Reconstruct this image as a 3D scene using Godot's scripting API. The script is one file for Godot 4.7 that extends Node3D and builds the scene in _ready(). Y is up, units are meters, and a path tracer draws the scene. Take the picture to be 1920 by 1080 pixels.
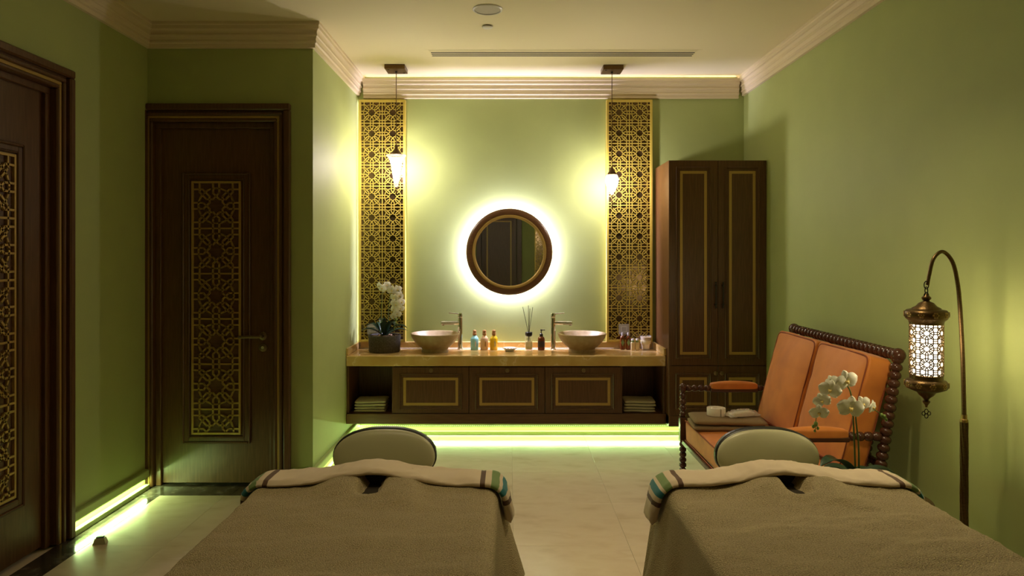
extends Node3D
# A spa treatment room. x to the right, y up, the camera at the origin of the floor plan looks along -z.

const LEFT := -2.347
const RIGHT := 1.975
const NICHE := -1.275
const BACK := -5.749
const DOORZ := -4.43
const REAR := 1.25
const CEIL := 3.005

var M := {}
var taken := {}


func _ready() -> void:
	make_camera()
	make_environment()
	make_materials()
	build_shell()
	build_doors()
	build_trims()
	build_ceiling_fittings()
	build_screens()
	build_mirror()
	build_vanity()
	build_tall_cabinet()
	build_pendants()
	build_counter_things()
	build_tables()
	build_stools()
	build_loveseat()
	build_lamp_corner()
	build_small_things()


# ------------------------------------------------------------------ camera, light

func make_camera() -> void:
	var cam := Camera3D.new()
	cam.name = "camera"
	cam.projection = Camera3D.PROJECTION_FRUSTUM
	cam.near = 0.05
	cam.far = 60.0
	cam.size = 0.05 * 1080.0 / 1280.0
	cam.frustum_offset = Vector2(0.05 * 5.0 / 1280.0, 0.05 * -60.0 / 1280.0)
	cam.position = Vector3(0, 1.5, 0)
	add_child(cam)
	cam.current = true


const EXPOSURE := 1.15
var WARM := lin(1.0, 0.81, 0.47)
var PENDANT := lin(1.0, 0.86, 0.80)
var HALO := lin(0.76, 0.70, 1.0)
var STRIP := lin(0.66, 1.0, 0.38)
var COVE := lin(1.0, 0.84, 0.62)


func make_environment() -> void:
	var e := Environment.new()
	e.background_mode = Environment.BG_COLOR
	e.background_color = Color.BLACK
	e.tonemap_mode = Environment.TONE_MAPPER_LINEAR
	e.tonemap_exposure = EXPOSURE
	e.sdfgi_enabled = true
	e.ssao_enabled = true
	e.ssil_enabled = true
	var w := WorldEnvironment.new()
	w.name = "environment"
	w.environment = e
	add_child(w)


func lin(r: float, g: float, b: float, a := 1.0) -> Color:
	return Color(r, g, b, a).linear_to_srgb()


func omni(parent: Node3D, at: Vector3, color: Color, energy: float, size: float) -> void:
	var l := OmniLight3D.new()
	l.name = "lamp_light"
	l.light_color = color
	l.light_energy = energy
	l.light_size = size
	l.omni_range = 12.0
	l.omni_attenuation = 2.0
	l.shadow_enabled = true
	parent.add_child(l, true)
	l.position = at


func area(parent: Node3D, at: Vector3, towards: Vector3, size: Vector2, color: Color, energy: float, up := Vector3.UP) -> void:
	var l := AreaLight3D.new()
	l.name = "strip_light"
	l.light_color = color
	l.light_energy = energy
	l.area_size = size
	l.area_range = 12.0
	l.area_attenuation = 2.0
	l.shadow_enabled = true
	parent.add_child(l, true)
	l.transform = Transform3D(Basis.looking_at(towards, up), at)


# ------------------------------------------------------------------ materials

func mat(called: String, color: Color, rough := 0.6, metal := 0.0) -> StandardMaterial3D:
	var m := StandardMaterial3D.new()
	m.resource_name = called
	m.albedo_color = color
	m.roughness = rough
	m.metallic = metal
	M[called] = m
	return m


func noise_tex(freq: float, octaves: int, seed_: int, stops: Array, side := 512, kind := FastNoiseLite.TYPE_SIMPLEX_SMOOTH, ridged := false) -> NoiseTexture2D:
	var n := FastNoiseLite.new()
	n.noise_type = kind
	n.frequency = freq
	n.seed = seed_
	n.fractal_octaves = octaves
	if ridged:
		n.fractal_type = FastNoiseLite.FRACTAL_RIDGED
	var t := NoiseTexture2D.new()
	t.width = side
	t.height = side
	t.seamless = true
	t.noise = n
	var g := Gradient.new()
	var offs := PackedFloat32Array()
	var cols := PackedColorArray()
	for s in stops:
		offs.append(s[0])
		cols.append(s[1])
	g.offsets = offs
	g.colors = cols
	t.color_ramp = g
	return t


func triplanar(m: StandardMaterial3D, tex: Texture2D, scale_: Vector3, world := false) -> void:
	m.albedo_texture = tex
	m.uv1_triplanar = true
	m.uv1_world_triplanar = world
	m.uv1_scale = scale_


func relief(m: StandardMaterial3D, tex: Texture2D, depth: float) -> void:
	m.heightmap_enabled = true
	m.heightmap_texture = tex
	m.heightmap_scale = depth


func glow(called: String, color: Color, strength: float) -> StandardMaterial3D:
	var m := mat(called, Color(0.9, 0.9, 0.88), 0.5)
	m.emission_enabled = true
	m.emission = color
	m.emission_energy_multiplier = strength
	return m


func make_materials() -> void:
	var W := Color.WHITE
	var mottled := noise_tex(0.012, 4, 3, [[0.0, lin(0.94, 0.94, 0.94)], [0.5, lin(0.97, 0.97, 0.97)], [1.0, W]])
	var m := mat("green_paint", lin(0.405, 0.47, 0.175), 0.62)
	triplanar(m, mottled, Vector3(0.5, 0.5, 0.5), true)
	relief(m, noise_tex(0.2, 2, 5, [[0.0, Color.BLACK], [1.0, W]], 256), 0.008)
	m = mat("ceiling_paint", lin(0.80, 0.72, 0.48), 0.75)
	m = mat("cornice_plaster", lin(0.73, 0.62, 0.42), 0.55)
	m = mat("trim_paint", lin(0.42, 0.50, 0.19), 0.5)
	# floor
	var marble := noise_tex(0.0045, 5, 11, [[0.0, lin(0.68, 0.54, 0.39)], [0.3, lin(0.79, 0.655, 0.50)], [0.55, lin(0.82, 0.69, 0.54)], [0.8, lin(0.77, 0.63, 0.475)], [1.0, lin(0.86, 0.75, 0.61)]], 1024)
	for k in 3:
		m = mat("floor_marble_%d" % k, [lin(1, 1, 1), lin(0.96, 0.95, 0.94), lin(0.98, 0.97, 0.96)][k], 0.2)
		triplanar(m, marble, Vector3(0.45, 0.45, 0.9), true)
		m.uv1_offset = Vector3(k * 0.37, 0, k * 0.21)
		m.metallic_specular = 0.6
	var darkm := noise_tex(0.012, 5, 12, [[0.0, lin(0.030, 0.024, 0.018)], [0.5, lin(0.07, 0.055, 0.04)], [0.75, lin(0.11, 0.09, 0.07)], [1.0, lin(0.25, 0.21, 0.17)]], 512)
	m = mat("border_marble", W, 0.14)
	triplanar(m, darkm, Vector3(1.5, 1.5, 1.5), true)
	m = mat("joint_grout", lin(0.66, 0.55, 0.41), 0.8)
	# woods
	var grain := noise_tex(0.018, 5, 21, [[0.0, lin(0.078, 0.032, 0.010)], [0.4, lin(0.105, 0.046, 0.015)], [0.6, lin(0.114, 0.050, 0.017)], [1.0, lin(0.145, 0.068, 0.025)]], 512)
	m = mat("walnut", W, 0.34)
	triplanar(m, grain, Vector3(7.0, 0.5, 7.0))
	m = mat("walnut_cross", W, 0.34)
	triplanar(m, grain, Vector3(0.5, 7.0, 7.0))
	m = mat("dark_wood", lin(0.035, 0.022, 0.012), 0.5)  # plain dark brown of the reeds, the wick and the pump label
	m = mat("turned_wood", lin(0.070, 0.024, 0.014), 0.24)
	m = mat("gold_paint", lin(0.46, 0.30, 0.085), 0.38, 0.35)
	m = mat("gold_screen", lin(0.72, 0.55, 0.11), 0.36, 0.30)
	m = mat("screen_mirror", lin(0.17, 0.11, 0.055), 0.16, 0.85)
	m = mat("bronze", lin(0.17, 0.105, 0.045), 0.34, 0.85)
	var bmp := noise_tex(0.06, 3, 31, [[0.0, Color.BLACK], [1.0, W]], 256)
	triplanar(m, noise_tex(0.05, 3, 33, [[0.0, lin(0.5, 0.5, 0.5)], [0.6, W], [1.0, lin(0.7, 0.6, 0.5)]], 256), Vector3(9, 9, 9))
	relief(m, bmp, 0.05)
	m = mat("brass_old", lin(0.42, 0.27, 0.10), 0.32, 0.9)
	m = mat("aged_brass", lin(0.20, 0.14, 0.07), 0.42, 0.7)
	m = mat("dark_metal", lin(0.05, 0.045, 0.04), 0.35, 0.8)
	m = mat("chrome", lin(0.75, 0.74, 0.72), 0.07, 1.0)
	m = mat("mirror_glass", lin(0.86, 0.88, 0.85), 0.015, 1.0)
	m = mat("white_plastic", lin(0.72, 0.70, 0.66), 0.35)
	m = mat("speaker_grille", lin(0.50, 0.46, 0.38), 0.7)
	m = mat("slot_black", lin(0.012, 0.011, 0.01), 0.7)
	# onyx worktop
	var onyx := noise_tex(0.003, 5, 41, [[0.0, lin(0.58, 0.36, 0.12)], [0.4, lin(0.66, 0.45, 0.17)], [0.53, lin(0.70, 0.49, 0.21)], [0.56, lin(0.80, 0.64, 0.36)], [0.59, lin(0.68, 0.46, 0.18)], [1.0, lin(0.62, 0.39, 0.13)]], 1024)
	m = mat("onyx", W, 0.07)
	triplanar(m, onyx, Vector3(0.8, 0.8, 0.8), true)
	m.metallic_specular = 0.6
	m = mat("silicone", lin(0.80, 0.74, 0.64), 0.3)
	var stone := noise_tex(0.02, 4, 42, [[0.0, lin(0.34, 0.25, 0.125)], [0.5, lin(0.41, 0.31, 0.165)], [1.0, lin(0.48, 0.375, 0.22)]], 256)
	m = mat("bowl_stone", W, 0.42)
	triplanar(m, stone, Vector3(4, 4, 4))
	var slate := noise_tex(0.03, 5, 43, [[0.0, lin(0.030, 0.026, 0.020)], [0.6, lin(0.075, 0.065, 0.050)], [0.85, lin(0.12, 0.105, 0.085)], [1.0, lin(0.26, 0.23, 0.18)]], 256)
	m = mat("slate", W, 0.7)
	triplanar(m, slate, Vector3(7, 7, 7))
	relief(m, slate, 0.08)
	m = mat("bark", W, 0.8)
	triplanar(m, noise_tex(0.09, 3, 44, [[0.0, lin(0.10, 0.05, 0.02)], [0.5, lin(0.28, 0.17, 0.09)], [1.0, lin(0.45, 0.32, 0.18)]], 256), Vector3(8, 8, 8))
	# cloth
	var terry := noise_tex(0.10, 3, 51, [[0.0, Color.BLACK], [0.5, Color(0.5, 0.5, 0.5)], [1.0, W]], 1024)
	terry.seamless = false
	var terry_col := noise_tex(0.075, 4, 52, [[0.0, lin(0.34, 0.31, 0.25)], [0.35, lin(0.66, 0.64, 0.59)], [0.65, lin(0.92, 0.91, 0.89)], [1.0, W]], 1024)
	terry_col.seamless = false
	m = mat("terry_taupe", lin(0.66, 0.54, 0.33), 0.95)
	triplanar(m, terry_col, Vector3(2.2, 2.2, 2.2), true)
	relief(m, terry, 0.8)
	m.rim_enabled = true
	m.rim = 0.5
	m.rim_tint = 0.8
	m = mat("terry_brown", lin(0.36, 0.255, 0.13), 0.95)
	triplanar(m, terry_col, Vector3(4, 4, 4), true)
	relief(m, terry, 0.3)
	m = mat("terry_cream", lin(0.82, 0.75, 0.56), 0.95)
	triplanar(m, terry_col, Vector3(4, 4, 4), true)
	relief(m, terry, 0.3)
	m = mat("cotton", W, 0.85)
	m.albedo_texture = stripe_texture()
	m.rim_enabled = true
	m.rim = 0.2
	var pile := noise_tex(0.008, 3, 53, [[0.0, lin(0.52, 0.155, 0.022)], [0.5, lin(0.64, 0.205, 0.03)], [1.0, lin(0.72, 0.25, 0.04)]], 512)
	m = mat("velvet", W, 0.62)
	triplanar(m, pile, Vector3(1.3, 1.3, 1.3))
	m.rim_enabled = true
	m.rim = 0.35
	m.rim_tint = 0.95
	m = mat("velvet_piping", lin(0.26, 0.055, 0.014), 0.7)
	m = mat("leather_cream", lin(0.54, 0.52, 0.34), 0.36)
	m = mat("leather_black", lin(0.015, 0.014, 0.012), 0.4)
	m = mat("cradle_shade", lin(0.035, 0.026, 0.016), 0.95)  # shade of the gap under the turned back sheet, put into the colour
	m = mat("rubber", lin(0.02, 0.02, 0.018), 0.6)
	m = mat("white_cloth", lin(0.70, 0.62, 0.50), 0.9)
	# plants
	m = mat("petal", lin(0.92, 0.90, 0.80), 0.55)
	m.backlight_enabled = true
	m.backlight = lin(0.16, 0.155, 0.13)
	m = mat("orchid_lip", lin(0.80, 0.62, 0.22), 0.5)
	m = mat("orchid_leaf", lin(0.020, 0.050, 0.026), 0.34)
	m = mat("orchid_stem", lin(0.12, 0.17, 0.04), 0.5)
	m = mat("orchid_bud", lin(0.22, 0.33, 0.08), 0.45)
	# glass, liquids
	m = mat("clear_glass", Color(0.95, 0.96, 0.95, 0.14), 0.04)
	m.transparency = BaseMaterial3D.TRANSPARENCY_ALPHA
	m = mat("pendant_glass", Color(0.97, 0.95, 0.93, 0.16), 0.08)
	m.transparency = BaseMaterial3D.TRANSPARENCY_ALPHA
	m = mat("plastic_film", Color(0.95, 0.93, 0.88, 0.22), 0.08)
	m.transparency = BaseMaterial3D.TRANSPARENCY_ALPHA
	m = mat("liquid_blue", lin(0.30, 0.66, 0.66), 0.12)
	m = mat("liquid_peach", lin(0.72, 0.48, 0.26), 0.12)
	m = mat("liquid_yellow", lin(0.83, 0.52, 0.015), 0.12)
	m = mat("amber_glass", lin(0.16, 0.045, 0.012), 0.08)
	m = mat("oil", lin(0.72, 0.60, 0.26), 0.1)
	m = mat("paper_label", lin(0.70, 0.62, 0.38), 0.7)
	m = mat("green_label", lin(0.20, 0.30, 0.10), 0.6)
	m = mat("stopper", lin(0.42, 0.20, 0.06), 0.5)
	m = mat("black_plastic", lin(0.012, 0.012, 0.012), 0.3)
	m = mat("wax", lin(0.72, 0.56, 0.36), 0.45)
	m = mat("porcelain", lin(0.76, 0.74, 0.70), 0.15)
	m = mat("blue_glaze", lin(0.20, 0.32, 0.45), 0.15)
	m = mat("lotion", lin(0.66, 0.52, 0.25), 0.3)
	m = mat("door_stop_wood", lin(0.50, 0.46, 0.28), 0.4)
	m = mat("mauve_plate", lin(0.46, 0.43, 0.42), 0.35)
	# things that glow
	glow("bulb_glow", WARM.lerp(W, 0.6), 12.0)
	glow("lantern_glow", WARM.lerp(W, 0.55), 2.2)
	glow("strip_glow", STRIP.lerp(W, 0.4), 3.0)
	glow("halo_glow", HALO, 3.0)
	glow("downlight_glow", WARM, 2.0)
	glow("cove_glow", COVE, 2.0)


func stripe_texture() -> ImageTexture:
	var im := Image.create(1024, 8, false, Image.FORMAT_RGB8)
	var base := lin(0.66, 0.53, 0.385)
	im.fill(base)
	# u = 0 and u = 1 are the two hems of the sheet; the stripes lie near both
	for s in [[0.060, 0.077, lin(0.10, 0.05, 0.03)], [0.090, 0.106, lin(0.02, 0.17, 0.20)], [0.114, 0.134, lin(0.17, 0.26, 0.09)], [0.150, 0.166, lin(0.11, 0.055, 0.03)]]:
		im.fill_rect(Rect2i(int(s[0] * 1024), 0, int((s[1] - s[0]) * 1024), 8), s[2])
		im.fill_rect(Rect2i(int((1.0 - s[1]) * 1024), 0, int((s[1] - s[0]) * 1024), 8), s[2])
	return ImageTexture.create_from_image(im)


# ------------------------------------------------------------------ scene tree

func numbered(called: String) -> String:
	if not taken.has(called):
		taken[called] = 0
		return called
	taken[called] += 1
	return "%s_%03d" % [called, taken[called]]


func tag(o: Node3D, label: String, category: String, group := "") -> Node3D:
	o.set_meta("label", label)
	o.set_meta("category", category)
	if group:
		o.set_meta("group", group)
	return o


func thing(called: String, label: String, category: String, at := Vector3.ZERO, turn := 0.0, group := "") -> Node3D:
	var o := Node3D.new()
	o.name = numbered(called)
	add_child(o)
	o.position = at
	o.rotation.y = turn
	tag(o, label, category, group)
	return o


func node(mesh: Mesh, called: String, m: String, parent: Node3D) -> MeshInstance3D:
	var o := MeshInstance3D.new()
	o.name = numbered(called) if parent == self else called
	o.mesh = mesh
	o.material_override = M[m]
	parent.add_child(o, true)
	return o


func obj(st: SurfaceTool, called: String, m: String, parent: Node3D) -> MeshInstance3D:
	st.generate_normals()
	return node(st.commit(), called, m, parent)


func struct(st: SurfaceTool, called: String, m: String, label: String, category: String) -> MeshInstance3D:
	var o := obj(st, called, m, self)
	tag(o, label, category)
	o.set_meta("kind", "structure")
	return o


# ------------------------------------------------------------------ shapes

func mb() -> SurfaceTool:
	var st := SurfaceTool.new()
	st.begin(Mesh.PRIMITIVE_TRIANGLES)
	st.set_smooth_group(-1)
	return st


func quad(st: SurfaceTool, a: Vector3, b: Vector3, c: Vector3, d: Vector3) -> void:
	# counter-clockwise seen from outside
	for v in [a, c, b, a, d, c]:
		st.add_vertex(v)


func tri(st: SurfaceTool, a: Vector3, b: Vector3, c: Vector3) -> void:
	for v in [a, c, b]:
		st.add_vertex(v)


func box(st: SurfaceTool, lo: Vector3, hi: Vector3, bev := 0.0, xf := Transform3D.IDENTITY) -> void:
	st.set_smooth_group(-1)
	var c := (lo + hi) / 2
	var h := ((hi - lo) / 2).abs()
	bev = minf(bev, minf(h.x, minf(h.y, h.z)) * 0.95)
	if bev <= 0.0:
		for ax in 3:
			for s in [-1.0, 1.0]:
				var u := Vector3.ZERO
				var v := Vector3.ZERO
				var n := Vector3.ZERO
				n[ax] = h[ax] * s
				u[(ax + 1) % 3] = h[(ax + 1) % 3]
				v[(ax + 2) % 3] = h[(ax + 2) % 3] * s
				quad(st, xf * (c + n - u - v), xf * (c + n + u - v), xf * (c + n + u + v), xf * (c + n - u + v))
		return
	var i := h - Vector3.ONE * bev
	for ax in 3:
		var a1 := (ax + 1) % 3
		var a2 := (ax + 2) % 3
		for s in [-1.0, 1.0]:
			var n := Vector3.ZERO
			n[ax] = h[ax] * s
			var u := Vector3.ZERO
			var v := Vector3.ZERO
			u[a1] = i[a1]
			v[a2] = i[a2] * s
			quad(st, xf * (c + n - u - v), xf * (c + n + u - v), xf * (c + n + u + v), xf * (c + n - u + v))
		# the four edges that run along ax
		for s1 in [-1.0, 1.0]:
			for s2 in [-1.0, 1.0]:
				var p := Vector3.ZERO
				var q := Vector3.ZERO
				p[a1] = h[a1] * s1
				p[a2] = i[a2] * s2
				q[a1] = i[a1] * s1
				q[a2] = h[a2] * s2
				var e := Vector3.ZERO
				e[ax] = i[ax]
				_edge(st, xf, c, p, q, e)
	for sx in [-1.0, 1.0]:
		for sy in [-1.0, 1.0]:
			for sz in [-1.0, 1.0]:
				var a := c + Vector3(h.x * sx, i.y * sy, i.z * sz)
				var b := c + Vector3(i.x * sx, h.y * sy, i.z * sz)
				var d := c + Vector3(i.x * sx, i.y * sy, h.z * sz)
				if sx * sy * sz > 0:
					tri(st, xf * a, xf * b, xf * d)
				else:
					tri(st, xf * a, xf * d, xf * b)


func _edge(st: SurfaceTool, xf: Transform3D, c: Vector3, p: Vector3, q: Vector3, e: Vector3) -> void:
	var n := (q - p).cross(e)
	if n.dot(p + q) > 0:
		quad(st, xf * (c + p - e), xf * (c + q - e), xf * (c + q + e), xf * (c + p + e))
	else:
		quad(st, xf * (c + p + e), xf * (c + q + e), xf * (c + q - e), xf * (c + p - e))


func frame_about(dir: Vector3) -> Basis:
	# a basis whose y axis is dir
	var y := dir.normalized()
	var x := y.cross(Vector3.FORWARD if absf(y.z) < 0.9 else Vector3.RIGHT).normalized()
	return Basis(x, y, x.cross(y))


func lathe(st: SurfaceTool, prof: Array, seg := 32, xf := Transform3D.IDENTITY, flute := 0.0, flutes := 0, squash := 1.0) -> void:
	# prof: Vector2(radius, height), upwards on the outside
	var group := 1
	for k in prof.size() - 1:
		var a: Vector2 = prof[k]
		var b: Vector2 = prof[k + 1]
		if k > 0:
			var d0: Vector2 = (a - Vector2(prof[k - 1])).normalized()
			if d0.dot((b - a).normalized()) < 0.72:
				group += 1
		st.set_smooth_group(group)
		for j in seg:
			var t0 := TAU * j / seg
			var t1 := TAU * (j + 1) / seg
			var f0 := 1.0 + flute * cos(t0 * flutes)
			var f1 := 1.0 + flute * cos(t1 * flutes)
			var p0 := xf * Vector3(cos(t0) * a.x * f0, a.y, -sin(t0) * a.x * f0 * squash)
			var p1 := xf * Vector3(cos(t1) * a.x * f1, a.y, -sin(t1) * a.x * f1 * squash)
			var q0 := xf * Vector3(cos(t0) * b.x * f0, b.y, -sin(t0) * b.x * f0 * squash)
			var q1 := xf * Vector3(cos(t1) * b.x * f1, b.y, -sin(t1) * b.x * f1 * squash)
			if a.x < 1e-6:
				tri(st, p0, q1, q0)
			elif b.x < 1e-6:
				tri(st, p0, p1, q0)
			else:
				quad(st, p0, p1, q1, q0)
	st.set_smooth_group(-1)


func tube(st: SurfaceTool, pts: Array, r0: float, seg := 8, r1 := -1.0) -> void:
	if r1 < 0.0:
		r1 = r0
	st.set_smooth_group(7)
	var rings := []
	var n := pts.size()
	var x := Vector3.ZERO
	for k in n:
		var d: Vector3 = (Vector3(pts[mini(k + 1, n - 1)]) - Vector3(pts[maxi(k - 1, 0)])).normalized()
		if k == 0:
			x = frame_about(d).x
		x = (x - d * x.dot(d)).normalized()
		var z := x.cross(d)
		var r := lerpf(r0, r1, float(k) / maxf(1.0, n - 1))
		var ring := []
		for j in seg:
			var t := TAU * j / seg
			ring.append(Vector3(pts[k]) + (x * cos(t) - z * sin(t)) * r)
		rings.append(ring)
	for k in n - 1:
		for j in seg:
			var j1 := (j + 1) % seg
			quad(st, rings[k][j], rings[k][j1], rings[k + 1][j1], rings[k + 1][j])
	st.set_smooth_group(-1)
	for j in seg:
		tri(st, pts[0], rings[0][(j + 1) % seg], rings[0][j])
		tri(st, pts[n - 1], rings[n - 1][j], rings[n - 1][(j + 1) % seg])


func curve(ctrl: Array, steps := 6) -> Array:
	# Catmull-Rom through the points
	var out := []
	var n := ctrl.size()
	for k in n - 1:
		var p0: Vector3 = ctrl[maxi(k - 1, 0)]
		var p1: Vector3 = ctrl[k]
		var p2: Vector3 = ctrl[k + 1]
		var p3: Vector3 = ctrl[mini(k + 2, n - 1)]
		for s in steps:
			out.append(p1.cubic_interpolate(p2, p0, p3, float(s) / steps))
	out.append(ctrl[n - 1])
	return out


func sheet(st: SurfaceTool, g: Array, th: float, uvs := []) -> void:
	# a cloth of real thickness over a grid of points; th points against the outer normal
	var nu := g.size()
	var nv: int = g[0].size()
	var inner := []
	for a in nu:
		var row := []
		for b in nv:
			var du: Vector3 = Vector3(g[mini(a + 1, nu - 1)][b]) - Vector3(g[maxi(a - 1, 0)][b])
			var dv: Vector3 = Vector3(g[a][mini(b + 1, nv - 1)]) - Vector3(g[a][maxi(b - 1, 0)])
			row.append(Vector3(g[a][b]) - du.cross(dv).normalized() * th)
		inner.append(row)
	var has_uv := uvs.size() > 0
	for side in 2:
		var s: Array = g if side == 0 else inner
		st.set_smooth_group(11 + side)
		for a in nu - 1:
			for b in nv - 1:
				var ids := [[a, b], [a + 1, b], [a + 1, b + 1], [a, b], [a + 1, b + 1], [a, b + 1]]
				if side == 0:
					ids = [[a, b], [a + 1, b + 1], [a + 1, b], [a, b], [a, b + 1], [a + 1, b + 1]]
				for i in ids:
					if has_uv:
						st.set_uv(uvs[i[0]][i[1]])
					st.add_vertex(s[i[0]][i[1]])
	st.set_smooth_group(13)
	var rim := []
	for a in nu - 1:
		rim.append([a, 0])
	for b in nv - 1:
		rim.append([nu - 1, b])
	for a in nu - 1:
		rim.append([nu - 1 - a, nv - 1])
	for b in nv - 1:
		rim.append([0, nv - 1 - b])
	for k in rim.size():
		var p: Array = rim[k]
		var q: Array = rim[(k + 1) % rim.size()]
		if has_uv:
			st.set_uv(uvs[p[0]][p[1]])
		quad(st, g[p[0]][p[1]], inner[p[0]][p[1]], inner[q[0]][q[1]], g[q[0]][q[1]])
	st.set_smooth_group(-1)


func ball(st: SurfaceTool, at: Vector3, r: Vector3, seg := 14, basis := Basis.IDENTITY) -> void:
	var prof := []
	var n := maxi(4, seg / 2)
	for k in n + 1:
		var t := PI * k / n - PI / 2
		prof.append(Vector2(0.0 if k == 0 or k == n else cos(t), sin(t)))
	lathe(st, prof, seg, Transform3D(basis * Basis.from_scale(r), at))


func cushion(st: SurfaceTool, size: Vector3, bulge: float, crush := 0.0, xf := Transform3D.IDENTITY, n := 12, seed_ := 1, sharp := 7.0) -> void:
	# a filled box: the corners are rounded, the two broad sides (along z) swell
	var fn := FastNoiseLite.new()
	fn.seed = seed_
	fn.frequency = 5.0
	st.set_smooth_group(5)
	for ax in 3:
		var a1 := (ax + 1) % 3
		var a2 := (ax + 2) % 3
		for s in [-1.0, 1.0]:
			var g := []
			for i in n + 1:
				var row := []
				for j in n + 1:
					var p := Vector3.ZERO
					p[ax] = s
					p[a1] = sin(lerpf(-1, 1, float(i) / n) * PI / 2)
					p[a2] = sin(lerpf(-1, 1, float(j) / n) * PI / 2) * s
					# superellipsoid rounding towards the corners
					var k := sharp
					var l := pow(pow(absf(p.x), k) + pow(absf(p.y), k) + pow(absf(p.z), k), 1.0 / k)
					var q := p / l
					var w := Vector3(q.x * size.x, q.y * size.y, q.z * size.z) / 2
					var swell := (1 - q.x * q.x) * (1 - q.y * q.y)
					w.z += signf(q.z) * bulge * swell * absf(q.z)
					w.x *= 1.0 - 0.04 * (1 - q.y * q.y)
					w += w.normalized() * fn.get_noise_3dv(w * 1.5 + Vector3(seed_, 0, 0)) * crush
					row.append(xf * w)
				g.append(row)
			for i in n:
				for j in n:
					quad(st, g[i][j], g[i + 1][j], g[i + 1][j + 1], g[i][j + 1])
	st.set_smooth_group(-1)


func bobbin(st: SurfaceTool, a: Vector3, b: Vector3, r: float, pitch: float, seg := 12) -> void:
	# a rod turned into a row of beads
	var length := a.distance_to(b)
	var n := maxi(1, roundi(length / pitch))
	var prof := [Vector2(0, 0)]
	for k in n:
		for i in 7:
			var t := (i + 0.15) / 6.3 * 2.0 - 1.0
			prof.append(Vector2(r * (0.42 + 0.58 * sqrt(maxf(0.0, 1.0 - t * t))), (k + (t + 1) / 2) * length / n))
	prof.append(Vector2(0, length))
	# one smooth group throughout: the grooves are soft
	var bs := frame_about(b - a)
	lathe(st, prof, seg, Transform3D(bs, a))


func rect_ring(st: SurfaceTool, hx0: float, hx1: float, y0: float, y1: float, w: float, z0: float, z1: float, bev := 0.002) -> void:
	# a picture-frame ring in the xy plane: outer box hx0..hx1 x y0..y1, bar width w, from z0 to z1
	box(st, Vector3(hx0, y0, z0), Vector3(hx0 + w, y1, z1), bev)
	box(st, Vector3(hx1 - w, y0, z0), Vector3(hx1, y1, z1), bev)
	box(st, Vector3(hx0 + w, y0, z0), Vector3(hx1 - w, y0 + w, z1), bev)
	box(st, Vector3(hx0 + w, y1 - w, z0), Vector3(hx1 - w, y1, z1), bev)


func bar(st: SurfaceTool, a: Vector2, b: Vector2, w: float, z0: float, z1: float, bend: float) -> void:
	var d := (b - a).normalized()
	a -= d * w * 0.32
	b += d * w * 0.32
	var n := Vector2(-d.y, d.x) * w / 2
	var pts := [a - n, b - n, b + n, a + n]
	var lo := []
	var hi := []
	for p in pts:
		lo.append(rolled(p, z0, bend))
		hi.append(rolled(p, z1, bend))
	quad(st, hi[0], hi[1], hi[2], hi[3])
	quad(st, lo[3], lo[2], lo[1], lo[0])
	for k in 4:
		var k1 := (k + 1) % 4
		quad(st, lo[k], lo[k1], hi[k1], hi[k])


func rolled(p: Vector2, z: float, bend: float) -> Vector3:
	# flat, or rolled round a vertical cylinder of radius bend
	if bend <= 0.0:
		return Vector3(p.x, p.y, z)
	var t := p.x / bend
	return Vector3(sin(t) * (bend + z), p.y, cos(t) * (bend + z))


func lattice(st: SurfaceTool, x0: float, y_top: float, y_bottom: float, cell: float, cols: int, w: float, z0: float, z1: float, bend := 0.0, divide := true) -> void:
	# interlaced strap work: in each cell eight straps that turn in and out again, and a circle
	st.set_smooth_group(-1)
	var strap := [Vector2(-1, -0.73), Vector2(-0.6, -0.73), Vector2(-0.286, -0.42), Vector2(-0.286, -0.14), Vector2(-0.56, 0.135), Vector2(-1, 0.135)]
	var segs := []
	for turn in 4:
		for flip in [1.0, -1.0]:
			for k in strap.size() - 1:
				var a: Vector2 = strap[k]
				var b: Vector2 = strap[k + 1]
				a.y *= flip
				b.y *= flip
				segs.append([a.rotated(turn * PI / 2), b.rotated(turn * PI / 2)])
	var n := 24
	for k in n:
		segs.append([Vector2(0.78, 0).rotated(TAU * k / n), Vector2(0.78, 0).rotated(TAU * (k + 1) / n)])
	segs.append([Vector2(-1, -1), Vector2(1, -1)])
	if divide:
		segs.append([Vector2(1, -1), Vector2(1, 1)])
	var rows := ceili((y_top - y_bottom) / cell)
	for r in rows:
		for c in cols:
			var o := Vector2(x0 + (c + 0.5) * cell, y_top - (r + 0.5) * cell)
			for s in segs:
				if s[0].x > 0.99 and s[1].x > 0.99 and c == cols - 1:
					continue
				var a: Vector2 = o + s[0] * cell / 2
				var b: Vector2 = o + s[1] * cell / 2
				if a.y < b.y:
					var sw := a
					a = b
					b = sw
				if a.y <= y_bottom + 0.001:
					continue
				if b.y < y_bottom:
					b = a.lerp(b, (a.y - y_bottom) / (a.y - b.y))
				if a.distance_to(b) > 0.0005:
					bar(st, a, b, w, z0, z1, bend)


# ------------------------------------------------------------------ the room

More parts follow.
